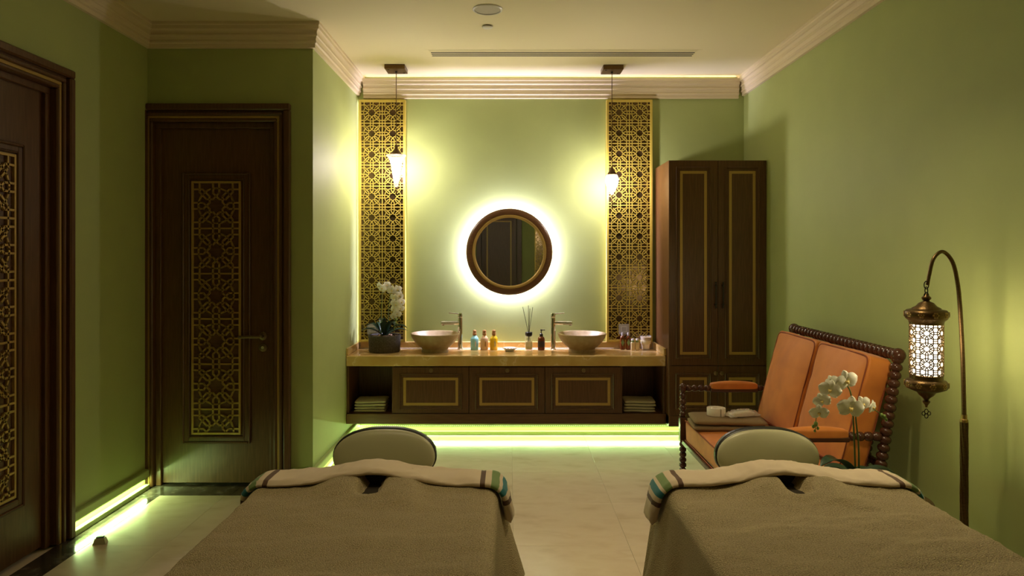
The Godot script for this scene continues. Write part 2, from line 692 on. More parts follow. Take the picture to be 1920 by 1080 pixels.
func build_shell() -> void:
	var st := mb()
	box(st, Vector3(LEFT - 0.2, -0.14, BACK - 0.2), Vector3(RIGHT + 0.2, -0.012, REAR + 0.2))
	var floor_ := struct(st, "floor", "joint_grout", "polished beige marble tiles with a dark marble border by the doors", "floor")
	# marble tiles, 0.6 m
	var xs := [-2.19, -1.78, -1.18, -0.58, 0.02, 0.62, 1.22, 1.82, RIGHT]
	var zs := [BACK, -5.342, -4.734, -4.134, -3.534, -2.934, -2.334, -1.734, -1.134, -0.534, 0.066, 0.666, REAR]
	var count := 0
	var g := 0.0004
	for r in zs.size() - 1:
		for c in xs.size() - 1:
			var x0: float = xs[c]
			var x1: float = xs[c + 1]
			var z0: float = zs[r]
			var z1: float = zs[r + 1]
			count += 1
			var pieces := []
			if x1 <= NICHE:
				z0 = maxf(z0, -4.276)
				if z0 < z1:
					pieces.append([x0, x1, z0, z1])
			elif x0 < NICHE and z0 < -4.276:
				pieces.append([NICHE, x1, z0, z1])
				if z1 > -4.276:
					pieces.append([x0, NICHE, -4.276, z1])
			else:
				pieces.append([x0, x1, z0, z1])
			for p in pieces:
				st = mb()
				box(st, Vector3(p[0] + g, -0.02, p[2] + g), Vector3(p[1] - g, 0.0, p[3] - g), 0.0008)
				obj(st, "tile", "floor_marble_%d" % ((count * 7 + r) % 3), floor_)
	# the dark border along the doors
	var z := -4.276
	while z < REAR - 0.05:
		var z1 := minf(z + 0.6, REAR)
		st = mb()
		box(st, Vector3(LEFT, -0.02, z + g), Vector3(-2.19 - g, 0.0, z1 - g), 0.0008)
		obj(st, "border_tile", "border_marble", floor_)
		z = z1
	var x := LEFT
	while x < NICHE - 0.01:
		var x1 := minf(x + 0.6, NICHE)
		st = mb()
		box(st, Vector3(x + g, -0.02, DOORZ - 0.14), Vector3(x1 - g, 0.0, -4.276 - g), 0.0008)
		obj(st, "border_tile", "border_marble", floor_)
		x = x1
	st = mb()
	box(st, Vector3(LEFT - 0.2, CEIL, BACK - 0.2), Vector3(RIGHT + 0.2, CEIL + 0.12, REAR + 0.2))
	struct(st, "ceiling", "ceiling_paint", "plain cream painted ceiling above the treatment room", "ceiling")
	# walls; the door openings are left free
	var o := [2.34, 0.40]    # opening height, half width
	st = mb()
	box(st, Vector3(LEFT - 0.2, 0, -3.14 + o[1]), Vector3(LEFT, CEIL, REAR))
	box(st, Vector3(LEFT - 0.2, 0, DOORZ - 0.2), Vector3(LEFT, CEIL, -3.14 - o[1]))
	box(st, Vector3(LEFT - 0.2, o[0] + 0.05, -3.14 - o[1]), Vector3(LEFT, CEIL, -3.14 + o[1]))
	box(st, Vector3(LEFT - 0.2, 0, -3.14 - o[1]), Vector3(LEFT - 0.14, o[0] + 0.05, -3.14 + o[1]))
	struct(st, "wall_left", "green_paint", "green painted wall holding the tall lattice door beside the door stop", "wall")
	st = mb()
	box(st, Vector3(-1.92 + o[1], 0, DOORZ - 0.2), Vector3(NICHE, CEIL, DOORZ))
	box(st, Vector3(LEFT, o[0] + 0.05, DOORZ - 0.2), Vector3(-1.92 + o[1], CEIL, DOORZ))
	box(st, Vector3(LEFT, 0, DOORZ - 0.2), Vector3(-1.92 + o[1], o[0] + 0.05, DOORZ - 0.14))
	struct(st, "wall_front", "green_paint", "green painted wall around the lattice door with the lever handle", "wall")
	st = mb()
	box(st, Vector3(NICHE - 0.2, 0, BACK), Vector3(NICHE, CEIL, DOORZ - 0.2))
	struct(st, "wall_side", "green_paint", "pale lit green wall between the lever door and the washstand", "wall")
	st = mb()
	box(st, Vector3(NICHE - 0.2, 0, BACK - 0.2), Vector3(RIGHT + 0.2, CEIL, BACK))
	struct(st, "wall_back", "green_paint", "green painted wall behind the backlit round mirror", "wall")
	st = mb()
	box(st, Vector3(RIGHT, 0, BACK), Vector3(RIGHT + 0.2, CEIL, REAR))
	struct(st, "wall_right", "green_paint", "long green painted wall behind the orange loveseat", "wall")
	st = mb()
	box(st, Vector3(LEFT - 0.2, 0, REAR), Vector3(RIGHT + 0.2, CEIL, REAR + 0.2))
	struct(st, "wall_rear", "green_paint", "green painted wall seen only in the round mirror", "wall")


func profile_run(st: SurfaceTool, prof: Array, path: Array, closed := false) -> void:
	# a moulding: prof is (distance from the wall, height) from top to bottom; path runs with the room on its left, seen from above
	var n := path.size()
	var offs := []
	for k in n:
		var p: Vector2 = path[k]
		var before: Vector2 = (p - Vector2(path[k - 1])).normalized() if k > 0 else Vector2.ZERO
		var after: Vector2 = (Vector2(path[k + 1]) - p).normalized() if k < n - 1 else Vector2.ZERO
		if k == 0:
			before = after
		if k == n - 1:
			after = before
		var n0 := Vector2(before.y, -before.x)
		var n1 := Vector2(after.y, -after.x)
		var m := (n0 + n1).normalized()
		offs.append(m / maxf(0.3, m.dot(n0)))
	for k in n - 1:
		for i in prof.size() - 1:
			var a: Vector2 = prof[i]
			var b: Vector2 = prof[i + 1]
			var pa := [Vector2(path[k]) + offs[k] * a.x, Vector2(path[k + 1]) + offs[k + 1] * a.x]
			var pb := [Vector2(path[k]) + offs[k] * b.x, Vector2(path[k + 1]) + offs[k + 1] * b.x]
			quad(st, Vector3(pb[0].x, b.y, pb[0].y), Vector3(pb[1].x, b.y, pb[1].y), Vector3(pa[1].x, a.y, pa[1].y), Vector3(pa[0].x, a.y, pa[0].y))
	for e in [0, n - 1]:
		for i in range(1, prof.size() - 1):
			var v := []
			for q in [prof[0], prof[i], prof[i + 1]]:
				var p2: Vector2 = Vector2(path[e]) + offs[e] * q.x
				v.append(Vector3(p2.x, q.y, p2.y))
			if e == 0:
				tri(st, v[0], v[2], v[1])
			else:
				tri(st, v[0], v[1], v[2])


func cornice_profile(top: float) -> Array:
	var p := [Vector2(0.0, top), Vector2(0.058, top), Vector2(0.058, top - 0.018), Vector2(0.052, top - 0.024), Vector2(0.052, top - 0.045)]
	for k in 5:
		var t := k / 4.0 * PI / 2
		p.append(Vector2(0.048 - 0.014 * sin(t), top - 0.047 - 0.024 * (1 - cos(t))))
	p.append_array([Vector2(0.038, top - 0.076), Vector2(0.038, top - 0.086), Vector2(0.032, top - 0.090), Vector2(0.026, top - 0.112), Vector2(0.030, top - 0.117), Vector2(0.030, top - 0.128), Vector2(0.020, top - 0.134), Vector2(0.020, top - 0.158), Vector2(0.0, top - 0.160)])
	return p


func build_trims() -> void:
	# plaster cornices
	var st := mb()
	profile_run(st, cornice_profile(CEIL), [Vector2(NICHE, BACK), Vector2(NICHE, DOORZ), Vector2(LEFT, DOORZ), Vector2(LEFT, REAR)])
	struct(st, "trim_1", "cornice_plaster", "cream stepped cornice turning round above the two lattice doors", "cornice")
	st = mb()
	profile_run(st, cornice_profile(CEIL), [Vector2(RIGHT, REAR), Vector2(RIGHT, BACK)])
	struct(st, "trim_2", "cornice_plaster", "cream stepped cornice above the wall behind the loveseat", "cornice")
	st = mb()
	profile_run(st, cornice_profile(CEIL - 0.022), [Vector2(RIGHT - 0.05, BACK), Vector2(NICHE + 0.05, BACK)])
	struct(st, "trim_3", "cornice_plaster", "cream stepped cornice above the round mirror with light spilling over it", "cornice")
	# the light that lies on that cornice
	var t := thing("cornice_light_strip", "warm light strip hidden on top of the cornice above the mirror", "light strip", Vector3((NICHE + RIGHT) / 2, CEIL - 0.022, BACK + 0.02))
	var L := RIGHT - NICHE - 0.14
	st = mb()
	box(st, Vector3(-L / 2, 0.0, -0.006), Vector3(L / 2, 0.004, 0.006))
	obj(st, "strip", "cove_glow", t)
	area(t, Vector3(0, 0.006, 0.004), Vector3(0, 0.55, 1), Vector2(L, 0.008), COVE, 0.09)
	# skirtings with a lit groove: an upper and a lower board, the strip under the upper one
	skirting("baseboard_left", [Vector2(LEFT, DOORZ + 0.03), Vector2(LEFT, -3.14 - 0.51)], "green skirting with a lit groove between the two lattice doors", true)
	skirting("baseboard_front", [Vector2(NICHE, DOORZ), Vector2(-1.40, DOORZ)], "short green skirting beside the lever door frame", false)
	skirting("baseboard_side", [Vector2(NICHE, BACK), Vector2(NICHE, DOORZ)], "green skirting with a lit groove below the pale side wall", true)
	skirting("baseboard_back", [Vector2(RIGHT, BACK), Vector2(NICHE, BACK)], "green skirting with a lit groove below the washstand", true)
	skirting("baseboard_right", [Vector2(RIGHT, REAR), Vector2(RIGHT, BACK)], "green skirting behind the loveseat and the lantern lamp", false)


func skirting(called: String, path: Array, label: String, lit: bool) -> void:
	var st := mb()
	profile_run(st, [Vector2(0.0, 0.128), Vector2(0.022, 0.126), Vector2(0.026, 0.120), Vector2(0.026, 0.079), Vector2(0.0, 0.079)], path)
	profile_run(st, [Vector2(0.0, 0.030), Vector2(0.026, 0.030), Vector2(0.028, 0.027), Vector2(0.028, 0.0), Vector2(0.0, 0.0)], path)
	if not lit:
		profile_run(st, [Vector2(0.0, 0.079), Vector2(0.020, 0.079), Vector2(0.020, 0.030), Vector2(0.0, 0.030)], path)
	struct(st, called, "trim_paint", label, "skirting")
	if not lit:
		return
	var a: Vector2 = path[0]
	var b: Vector2 = path[1]
	var d := (b - a).normalized()
	var n := Vector2(d.y, -d.x)
	var mid := (a + b) / 2
	var len_ := a.distance_to(b) - 0.03
	var turn := atan2(n.x, n.y)
	var t := thing("skirting_light_strip", "greenish white light strip under the upper edge of the " + label.substr(6), "light strip", Vector3(mid.x, 0.0, mid.y), turn)
	t.set_meta("label", {"baseboard_left": "greenish white light strip in the skirting between the two lattice doors", "baseboard_side": "greenish white light strip in the skirting of the pale side wall", "baseboard_back": "greenish white light strip in the skirting below the washstand"}[called])
	st = mb()
	var k := -len_ / 2
	while k < len_ / 2 - 0.012:
		box(st, Vector3(k, 0.0745, 0.006), Vector3(k + 0.009, 0.0765, 0.016))
		k += 0.0166
	obj(st, "diode", "strip_glow", t).set_meta("kind", "stuff")
	st = mb()
	box(st, Vector3(-len_ / 2, 0.0765, 0.004), Vector3(len_ / 2, 0.0788, 0.018))
	obj(st, "strip", "white_plastic", t)
	area(t, Vector3(0, 0.0735, 0.016), Vector3(0, -1, 0.75), Vector2(len_, 0.010), STRIP, (1.9 if called == "baseboard_left" else 0.78) * len_ / 3.0)


func build_doors() -> void:
	var d1 := door("door_1", Vector3(-1.92, 0, DOORZ), 0.0, "dark wood lattice door with brass lever handle beside the pale wall", true, true)
	d1.set_meta("kind", "structure")
	var d2 := door("door_2", Vector3(LEFT, 0, -3.14), PI / 2, "dark wood lattice door in a deep frame beside the door stop", false, false)
	d2.set_meta("kind", "structure")
	# the plain panelled door across the room that the mirror shows
	var t := thing("door_3", "plain dark wood door with a gold inlay seen in the mirror", "door", Vector3(-0.19, 0, REAR), PI)
	t.set_meta("kind", "structure")
	var st := mb()
	box(st, Vector3(-0.32, 0, 0.0), Vector3(0.32, 2.3, 0.03), 0.003)
	obj(st, "leaf", "walnut", t)
	st = mb()
	box(st, Vector3(-0.42, 0, 0.0), Vector3(-0.325, 2.40, 0.05), 0.006)
	box(st, Vector3(0.325, 0, 0.0), Vector3(0.42, 2.40, 0.05), 0.006)
	box(st, Vector3(-0.325, 2.305, 0.0), Vector3(0.325, 2.40, 0.05), 0.006)
	obj(st, "frame", "walnut", t)
	st = mb()
	rect_ring(st, -0.23, 0.23, 0.2, 2.15, 0.022, 0.03, 0.038)
	obj(st, "gold_inlay", "gold_paint", t)
	st = mb()
	rect_ring(st, -0.27, 0.27, 0.16, 2.19, 0.018, 0.03, 0.045)
	obj(st, "moulding", "walnut", t)


func door(called: String, at: Vector3, turn: float, label: String, with_lever: bool, cut_left: bool) -> Node3D:
	# local axes: x across, z out into the room; the leaf lies 5 cm inside the wall
	var t := thing(called, label, "door", at, turn)
	var zl := -0.05
	var hw := 0.356
	var top := 2.335
	var st := mb()
	box(st, Vector3(-hw - 0.01, 0.012, zl - 0.045), Vector3(hw + 0.01, top + 0.01, zl), 0.002)
	var leaf := obj(st, "leaf", "walnut", t)
	# frame: jamb, inner bead, gold line, step, groove, architrave
	var rings := [[0.356, 0.392, -0.135, -0.028, "jamb", "walnut", 0.003], [0.392, 0.414, -0.05, 0.010, "bead", "walnut", 0.006], [0.414, 0.431, -0.05, 0.006, "gold_line", "gold_paint", 0.002], [0.431, 0.452, -0.05, 0.018, "step", "walnut", 0.004], [0.452, 0.463, -0.0005, 0.008, "groove", "walnut", 0.001], [0.463, 0.506, -0.0005, 0.034, "architrave", "walnut", 0.007]]
	for r in rings:
		st = mb()
		var i: float = r[0]
		var o: float = r[1]
		var yt: float = top + i - hw
		var yo: float = top + o - hw
		var left_o := -o
		var left_i := -i
		if cut_left:
			# the corner of the room crops this side of the frame
			left_o = maxf(-o, -0.425)
			left_i = maxf(-i, -0.424)
			if r[4] == "architrave" or r[4] == "groove":
				left_o = -0.4265
				left_i = -0.425
		var z0: float = r[2]
		var z1: float = r[3]
		if left_i > left_o:
			box(st, Vector3(left_o, 0, z0), Vector3(left_i, yt, z1), r[6])
		box(st, Vector3(i, 0, z0), Vector3(o, yt, z1), r[6])
		box(st, Vector3(left_o, yt, z0), Vector3(o, yo, z1), r[6])
		obj(st, r[4], r[5], t)
	# the panel on the leaf
	st = mb()
	rect_ring(st, -0.224, 0.224, 0.271, 2.046, 0.014, zl, zl + 0.016, 0.005)
	rect_ring(st, -0.210, 0.210, 0.285, 2.032, 0.026, zl, zl + 0.008, 0.002)
	rect_ring(st, -0.184, 0.184, 0.311, 2.006, 0.010, zl, zl + 0.013, 0.004)
	obj(st, "moulding", "walnut", leaf)
	st = mb()
	box(st, Vector3(-0.162, 0.331, zl - 0.0005), Vector3(0.162, 1.99, zl + 0.001))
	obj(st, "backing", "walnut_cross", leaf)
	st = mb()
	rect_ring(st, -0.1615, 0.1615, 0.331, 1.99, 0.0135, zl, zl + 0.014, 0.001)
	lattice(st, -0.148, 1.9765, 0.3445, 0.296, 1, 0.0105, zl + 0.002, zl + 0.0135)
	obj(st, "lattice", "gold_paint", leaf)
	if with_lever:
		var hz := zl
		st = mb()
		lathe(st, [Vector2(0, 0), Vector2(0.027, 0), Vector2(0.027, 0.006), Vector2(0.022, 0.010), Vector2(0.0, 0.010)], 28, Transform3D(Basis(Vector3.RIGHT, PI / 2), Vector3(0.305, 0.975, hz)))
		var hd := obj(st, "rosette", "aged_brass", t)
		st = mb()
		tube(st, [Vector3(0.305, 0.975, hz + 0.008), Vector3(0.305, 0.975, hz + 0.045)], 0.010, 12)
		tube(st, curve([Vector3(0.305, 0.975, hz + 0.045), Vector3(0.27, 0.974, hz + 0.048), Vector3(0.22, 0.974, hz + 0.047), Vector3(0.172, 0.972, hz + 0.047), Vector3(0.160, 0.970, hz + 0.035)], 4), 0.0095, 12)
		ball(st, Vector3(0.305, 0.975, hz + 0.045), Vector3.ONE * 0.0125, 12)
		obj(st, "lever", "aged_brass", hd)
		st = mb()
		lathe(st, [Vector2(0, 0), Vector2(0.027, 0), Vector2(0.027, 0.006), Vector2(0.022, 0.009), Vector2(0.0, 0.009)], 28, Transform3D(Basis(Vector3.RIGHT, PI / 2), Vector3(0.305, 0.900, hz)))
		var es := obj(st, "escutcheon", "aged_brass", t)
		st = mb()
		lathe(st, [Vector2(0, 0), Vector2(0.010, 0), Vector2(0.010, 0.004), Vector2(0.0, 0.004)], 18, Transform3D(Basis(Vector3.RIGHT, PI / 2), Vector3(0.305, 0.900, hz + 0.009)))
		box(st, Vector3(0.303, 0.894, hz + 0.012), Vector3(0.307, 0.906, hz + 0.0145))
		obj(st, "keyhole", "chrome", es)
	return t


func build_ceiling_fittings() -> void:
	var t := thing("ceiling_speaker", "round white loudspeaker flush in the ceiling with a grey grille", "speaker", Vector3(-0.133, CEIL, -4.165))
	var st := mb()
	lathe(st, [Vector2(0.078, 0), Vector2(0.079, -0.006), Vector2(0.085, -0.008), Vector2(0.0915, -0.004), Vector2(0.092, 0)], 48, Transform3D(Basis.IDENTITY, Vector3.ZERO))
	obj(st, "ring", "white_plastic", t)
	st = mb()
	lathe(st, [Vector2(0, -0.003), Vector2(0.078, -0.003), Vector2(0.078, 0)], 48)
	obj(st, "grille", "speaker_grille", t)
	t = thing("smoke_detector", "small flat white disc on the ceiling beside the round loudspeaker", "detector", Vector3(-0.144, CEIL, -4.47))
	st = mb()
	lathe(st, [Vector2(0, -0.012), Vector2(0.030, -0.012), Vector2(0.034, -0.009), Vector2(0.035, -0.005)], 40)
	obj(st, "cover", "white_plastic", t)
	st = mb()
	lathe(st, [Vector2(0.0, -0.005), Vector2(0.029, -0.005), Vector2(0.029, 0.0)], 32)
	obj(st, "base", "slot_black", t)
	# two recessed downlights over the treatment tables, above the picture
	for k in 2:
		t = thing("ceiling_downlight", ["round recessed downlight above the table beside the doors", "round recessed downlight above the table beside the lantern lamp"][k], "lamp", [Vector3(-0.62, CEIL, -1.9), Vector3(1.0, CEIL, -2.75)][k], 0.0, "recessed downlights over the massage tables")
		st = mb()
		lathe(st, [Vector2(0.050, -0.001), Vector2(0.052, -0.006), Vector2(0.062, -0.005), Vector2(0.064, 0.0)], 40)
		obj(st, "bezel", "white_plastic", t)
		st = mb()
		lathe(st, [Vector2(0, -0.002), Vector2(0.051, -0.002), Vector2(0.051, 0.0)], 32)
		obj(st, "lamp_lens", "downlight_glow", t)
		var l := SpotLight3D.new()
		l.name = "lamp_light"
		l.light_color = WARM
		l.light_energy = [0.65, 1.9][k]
		l.light_size = 0.05
		l.spot_range = 8.0
		l.spot_attenuation = 2.0
		l.spot_angle = 52.0
		l.spot_angle_attenuation = 1.0
		l.shadow_enabled = true
		t.add_child(l, true)
		l.position = Vector3(0, -0.012, 0)
		l.rotation.x = -PI / 2
	# the slot diffuser: a flange, three dark slots, white blades between them
	t = thing("air_diffuser", "long white slot diffuser with three black slots in the ceiling", "air vent", Vector3(0.395, CEIL, -5.075))
	st = mb()
	var hx := 0.985
	box(st, Vector3(-hx, -0.003, -0.070), Vector3(hx, 0.0, 0.085))
	box(st, Vector3(-1.013, -0.0015, 0.085), Vector3(1.013, 0.0, 0.100))
	obj(st, "flange", "ceiling_paint", t)
	for k in 3:
		var z: float = -0.042 + k * 0.040
		st = mb()
		box(st, Vector3(-hx + 0.012, -0.0050, z - 0.0105), Vector3(hx - 0.012, -0.0032, z + 0.0105))
		obj(st, "slot", "slot_black", t)
	for k in 4:
		var z: float = -0.062 + k * 0.040
		st = mb()
		box(st, Vector3(-hx + 0.004, -0.0052, z - 0.009), Vector3(hx - 0.004, -0.003, z + 0.009), 0.0008)
		obj(st, "blade", "ceiling_paint", t)


# ------------------------------------------------------------------ the niche

func build_screens() -> void:
	for side in 2:
		var x0: float = [-1.258, 0.812][side]
		var w: float = [0.390, 0.384][side]
		var t := thing("lattice_screen", ["tall gold lattice screen behind the white potted orchid", "tall gold lattice screen beside the tall cabinet"][side], "screen", Vector3(x0 + w / 2, 0.782, BACK), 0.0, "gold lattice screens flanking the round mirror")
		var h := 2.806 - 0.782
		var st := mb()
		rect_ring(st, -w / 2, w / 2, 0, h, 0.0195, 0.0, 0.050, 0.0015)
		obj(st, "frame", "gold_screen", t)
		st = mb()
		box(st, Vector3(-w / 2 + 0.018, 0.018, 0.0), Vector3(w / 2 - 0.018, h - 0.018, 0.026))
		obj(st, "backing", "screen_mirror", t)
		st = mb()
		var iw := w - 0.039
		lattice(st, -iw / 2, h - 0.0195, 0.0195, iw / 2, 2, 0.0064, 0.034, 0.042)
		obj(st, "lattice", "gold_screen", t)
		if side == 0:
			# a light line on its outer edge washes the corner of the wall
			st = mb()
			box(st, Vector3(-w / 2 - 0.003, 0.0, 0.006), Vector3(-w / 2, h, 0.016))
			obj(st, "light_strip", "halo_glow", t)
			area(t, Vector3(-w / 2 - 0.004, h / 2, 0.011), Vector3(-1, 0, 0.2), Vector2(0.008, h), COVE, 0.05)
		# the socket plate screwed to the lattice
		var s := thing("wall_socket", ["pale socket plate on the lattice screen behind the orchid leaves", "grey socket plate on the lattice screen above the amber bottles"][side], "socket", Vector3([-1.142, 0.957][side], 0.888, BACK + 0.051), 0.0, "socket plates on the lattice screens")
		st = mb()
		box(st, Vector3(-0.044, -0.043, -0.009), Vector3(0.044, 0.043, 0.002), 0.002)
		obj(st, "plate", "mauve_plate", s)
		st = mb()
		rect_ring(st, -0.024, 0.024, -0.024, 0.024, 0.004, 0.002, 0.005, 0.001)
		obj(st, "rim", "white_plastic", s)
		st = mb()
		box(st, Vector3(-0.02, -0.02, 0.001), Vector3(0.02, 0.02, 0.003))
		obj(st, "inset", "mauve_plate", s)
	# a matching screen across the room, seen in the mirror
	var t2 := thing("lattice_screen", "gold lattice screen seen only as a reflection in the mirror", "screen", Vector3(0.66, 0.5, REAR), PI)
	var st2 := mb()
	rect_ring(st2, -0.195, 0.195, 0, 2.2, 0.02, 0.0, 0.05, 0.001)
	obj(st2, "frame", "gold_screen", t2)
	st2 = mb()
	box(st2, Vector3(-0.176, 0.02, 0.0), Vector3(0.176, 2.18, 0.02))
	obj(st2, "backing", "screen_mirror", t2)
	st2 = mb()
	lattice(st2, -0.1755, 2.18, 0.02, 0.1755, 2, 0.0072, 0.034, 0.042)
	obj(st2, "lattice", "gold_screen", t2)


func build_mirror() -> void:
	var c := Vector3(0.0, 1.535, BACK)
	var t := thing("round_mirror", "round wall mirror with a dark wood rim and a backlit halo", "mirror", c)
	var out := Basis(Vector3.RIGHT, PI / 2)    # the lathe axis points out of the wall
	var st := mb()
	var p := [Vector2(0.30, 0.030)]
	p.append(Vector2(0.352, 0.030))
	for k in 7:
		var a := -PI / 2 + PI * 0.5 * k / 6.0
		p.append(Vector2(0.352 + 0.010 * cos(a), 0.040 + 0.010 * sin(a)))
	for k in 7:
		var a := PI / 2 * k / 6.0
		p.append(Vector2(0.322 + 0.040 * cos(a), 0.045 + 0.020 * sin(a)))
	p.append(Vector2(0.312, 0.064))
	p.append(Vector2(0.310, 0.050))
	lathe(st, p, 72, Transform3D(out, Vector3.ZERO))
	obj(st, "rim", "walnut_cross", t)
	st = mb()
	lathe(st, [Vector2(0.311, 0.045), Vector2(0.311, 0.060), Vector2(0.306, 0.063), Vector2(0.290, 0.060), Vector2(0.285, 0.055), Vector2(0.283, 0.045)], 72, Transform3D(out, Vector3.ZERO))
	obj(st, "gold_ring", "gold_paint", t)
	st = mb()
	lathe(st, [Vector2(0.0, 0.030), Vector2(0.29, 0.030), Vector2(0.29, 0.050), Vector2(0.0, 0.050)], 72, Transform3D(out, Vector3.ZERO))
	obj(st, "glass", "mirror_glass", t)
	st = mb()
	lathe(st, [Vector2(0.0, 0.0), Vector2(0.29, 0.0), Vector2(0.29, 0.030)], 72, Transform3D(out, Vector3.ZERO))
	obj(st, "back_box", "white_plastic", t)
	st = mb()
	lathe(st, [Vector2(0.291, 0.012), Vector2(0.296, 0.012), Vector2(0.296, 0.026), Vector2(0.291, 0.026)], 72, Transform3D(out, Vector3.ZERO))
	obj(st, "halo_light", "halo_glow", t)
	var n := 20
	for k in n:
		var a := TAU * k / n
		var d := Vector3(cos(a), sin(a), 0)
		area(t, d * 0.299 + Vector3(0, 0, 0.018), d, Vector2(TAU * 0.299 / n * 0.95, 0.010), HALO, 0.34, Vector3(0, 0, 1))


func inlay_panel(parent: Node3D, x0: float, x1: float, y0: float, y1: float, z: float, m: String) -> void:
	# a moulded field with a gold line inside it
	var st := mb()
	rect_ring(st, x0, x1, y0, y1, 0.012, z, z + 0.009, 0.004)
	rect_ring(st, x0 + 0.012, x1 - 0.012, y0 + 0.012, y1 - 0.012, 0.010, z, z + 0.004, 0.002)
	obj(st, "moulding", m, parent)
	st = mb()
	var i := 0.032
	rect_ring(st, x0 + i, x1 - i, y0 + i, y1 - i, 0.021, z, z + 0.003, 0.0008)
	obj(st, "gold_inlay", "gold_paint", parent)


func build_vanity() -> void:
	var zf := -5.335
	var t := thing("washstand_cabinet", "dark wood floating washstand with three drawers and two open ends", "cabinet", Vector3(0, 0, 0))
	var x0 := NICHE + 0.002
	var x1 := 1.222
	var st := mb()
	box(st, Vector3(x0, 0.190, BACK + 0.03), Vector3(x1, 0.268, zf + 0.012), 0.002)
	obj(st, "bottom_board", "walnut_cross", t)
	for x in [[-0.917, -0.899], [0.865, 0.883], [x1 - 0.02, x1]]:
		st = mb()
		box(st, Vector3(x[0], 0.268, BACK + 0.03), Vector3(x[1], 0.640, zf - 0.002), 0.001)
		obj(st, "upright", "walnut", t)
	st = mb()
	box(st, Vector3(x0, 0.268, BACK + 0.028), Vector3(x1 - 0.02, 0.640, BACK + 0.04))
	obj(st, "back_panel", "walnut", t)
	st = mb()
	box(st, Vector3(x0, 0.272, BACK + 0.04), Vector3(x0 + 0.018, 0.640, zf - 0.01))
	obj(st, "upright", "walnut", t)
	for k in 3:
		var a: float = -0.908 + k * 0.5945
		var b := a + 0.5905
		st = mb()
		box(st, Vector3(a, 0.270, zf - 0.020), Vector3(b, 0.632, zf), 0.002)
		var d := obj(st, "drawer", "walnut", t)
		inlay_panel(d, a + 0.048, b - 0.050, 0.300, 0.582, zf, "walnut_cross")
		st = mb()
		lathe(st, [Vector2(0.0, 0.0), Vector2(0.006, 0.0), Vector2(0.006, 0.010), Vector2(0.015, 0.014), Vector2(0.017, 0.019), Vector2(0.013, 0.024), Vector2(0.0, 0.025)], 20, Transform3D(Basis(Vector3.RIGHT, PI / 2), Vector3((a + b) / 2 + 0.003, 0.608, zf)))
		obj(st, "knob", "aged_brass", d)
	# worktop
	var w := thing("onyx_worktop", "honey coloured polished onyx worktop under the two stone basins", "worktop", Vector3.ZERO)
	var cx1 := 1.222
	st = mb()
	box(st, Vector3(NICHE + 0.001, 0.641, BACK + 0.001), Vector3(cx1, 0.723, -5.319), 0.006)
	obj(st, "slab", "onyx", w)
	st = mb()
	box(st, Vector3(NICHE + 0.02, 0.7235, BACK + 0.001), Vector3(cx1 - 0.02, 0.780, BACK + 0.020), 0.003)
	obj(st, "backsplash", "onyx", w)
	for x in [[NICHE + 0.001, NICHE + 0.019], [cx1 - 0.019, cx1]]:
		st = mb()
		box(st, Vector3(x[0], 0.7235, BACK + 0.001), Vector3(x[1], 0.780, -5.322), 0.003)
		obj(st, "side_splash", "onyx", w)
	st = mb()
	box(st, Vector3(NICHE + 0.019, 0.7225, BACK + 0.020), Vector3(cx1 - 0.019, 0.7295, BACK + 0.026), 0.003)
	box(st, Vector3(NICHE + 0.019, 0.7235, BACK + 0.020), Vector3(NICHE + 0.026, 0.779, BACK + 0.026), 0.003)
	box(st, Vector3(cx1 - 0.026, 0.7235, BACK + 0.020), Vector3(cx1 - 0.019, 0.779, BACK + 0.026), 0.003)
	obj(st, "sealant", "silicone", w)


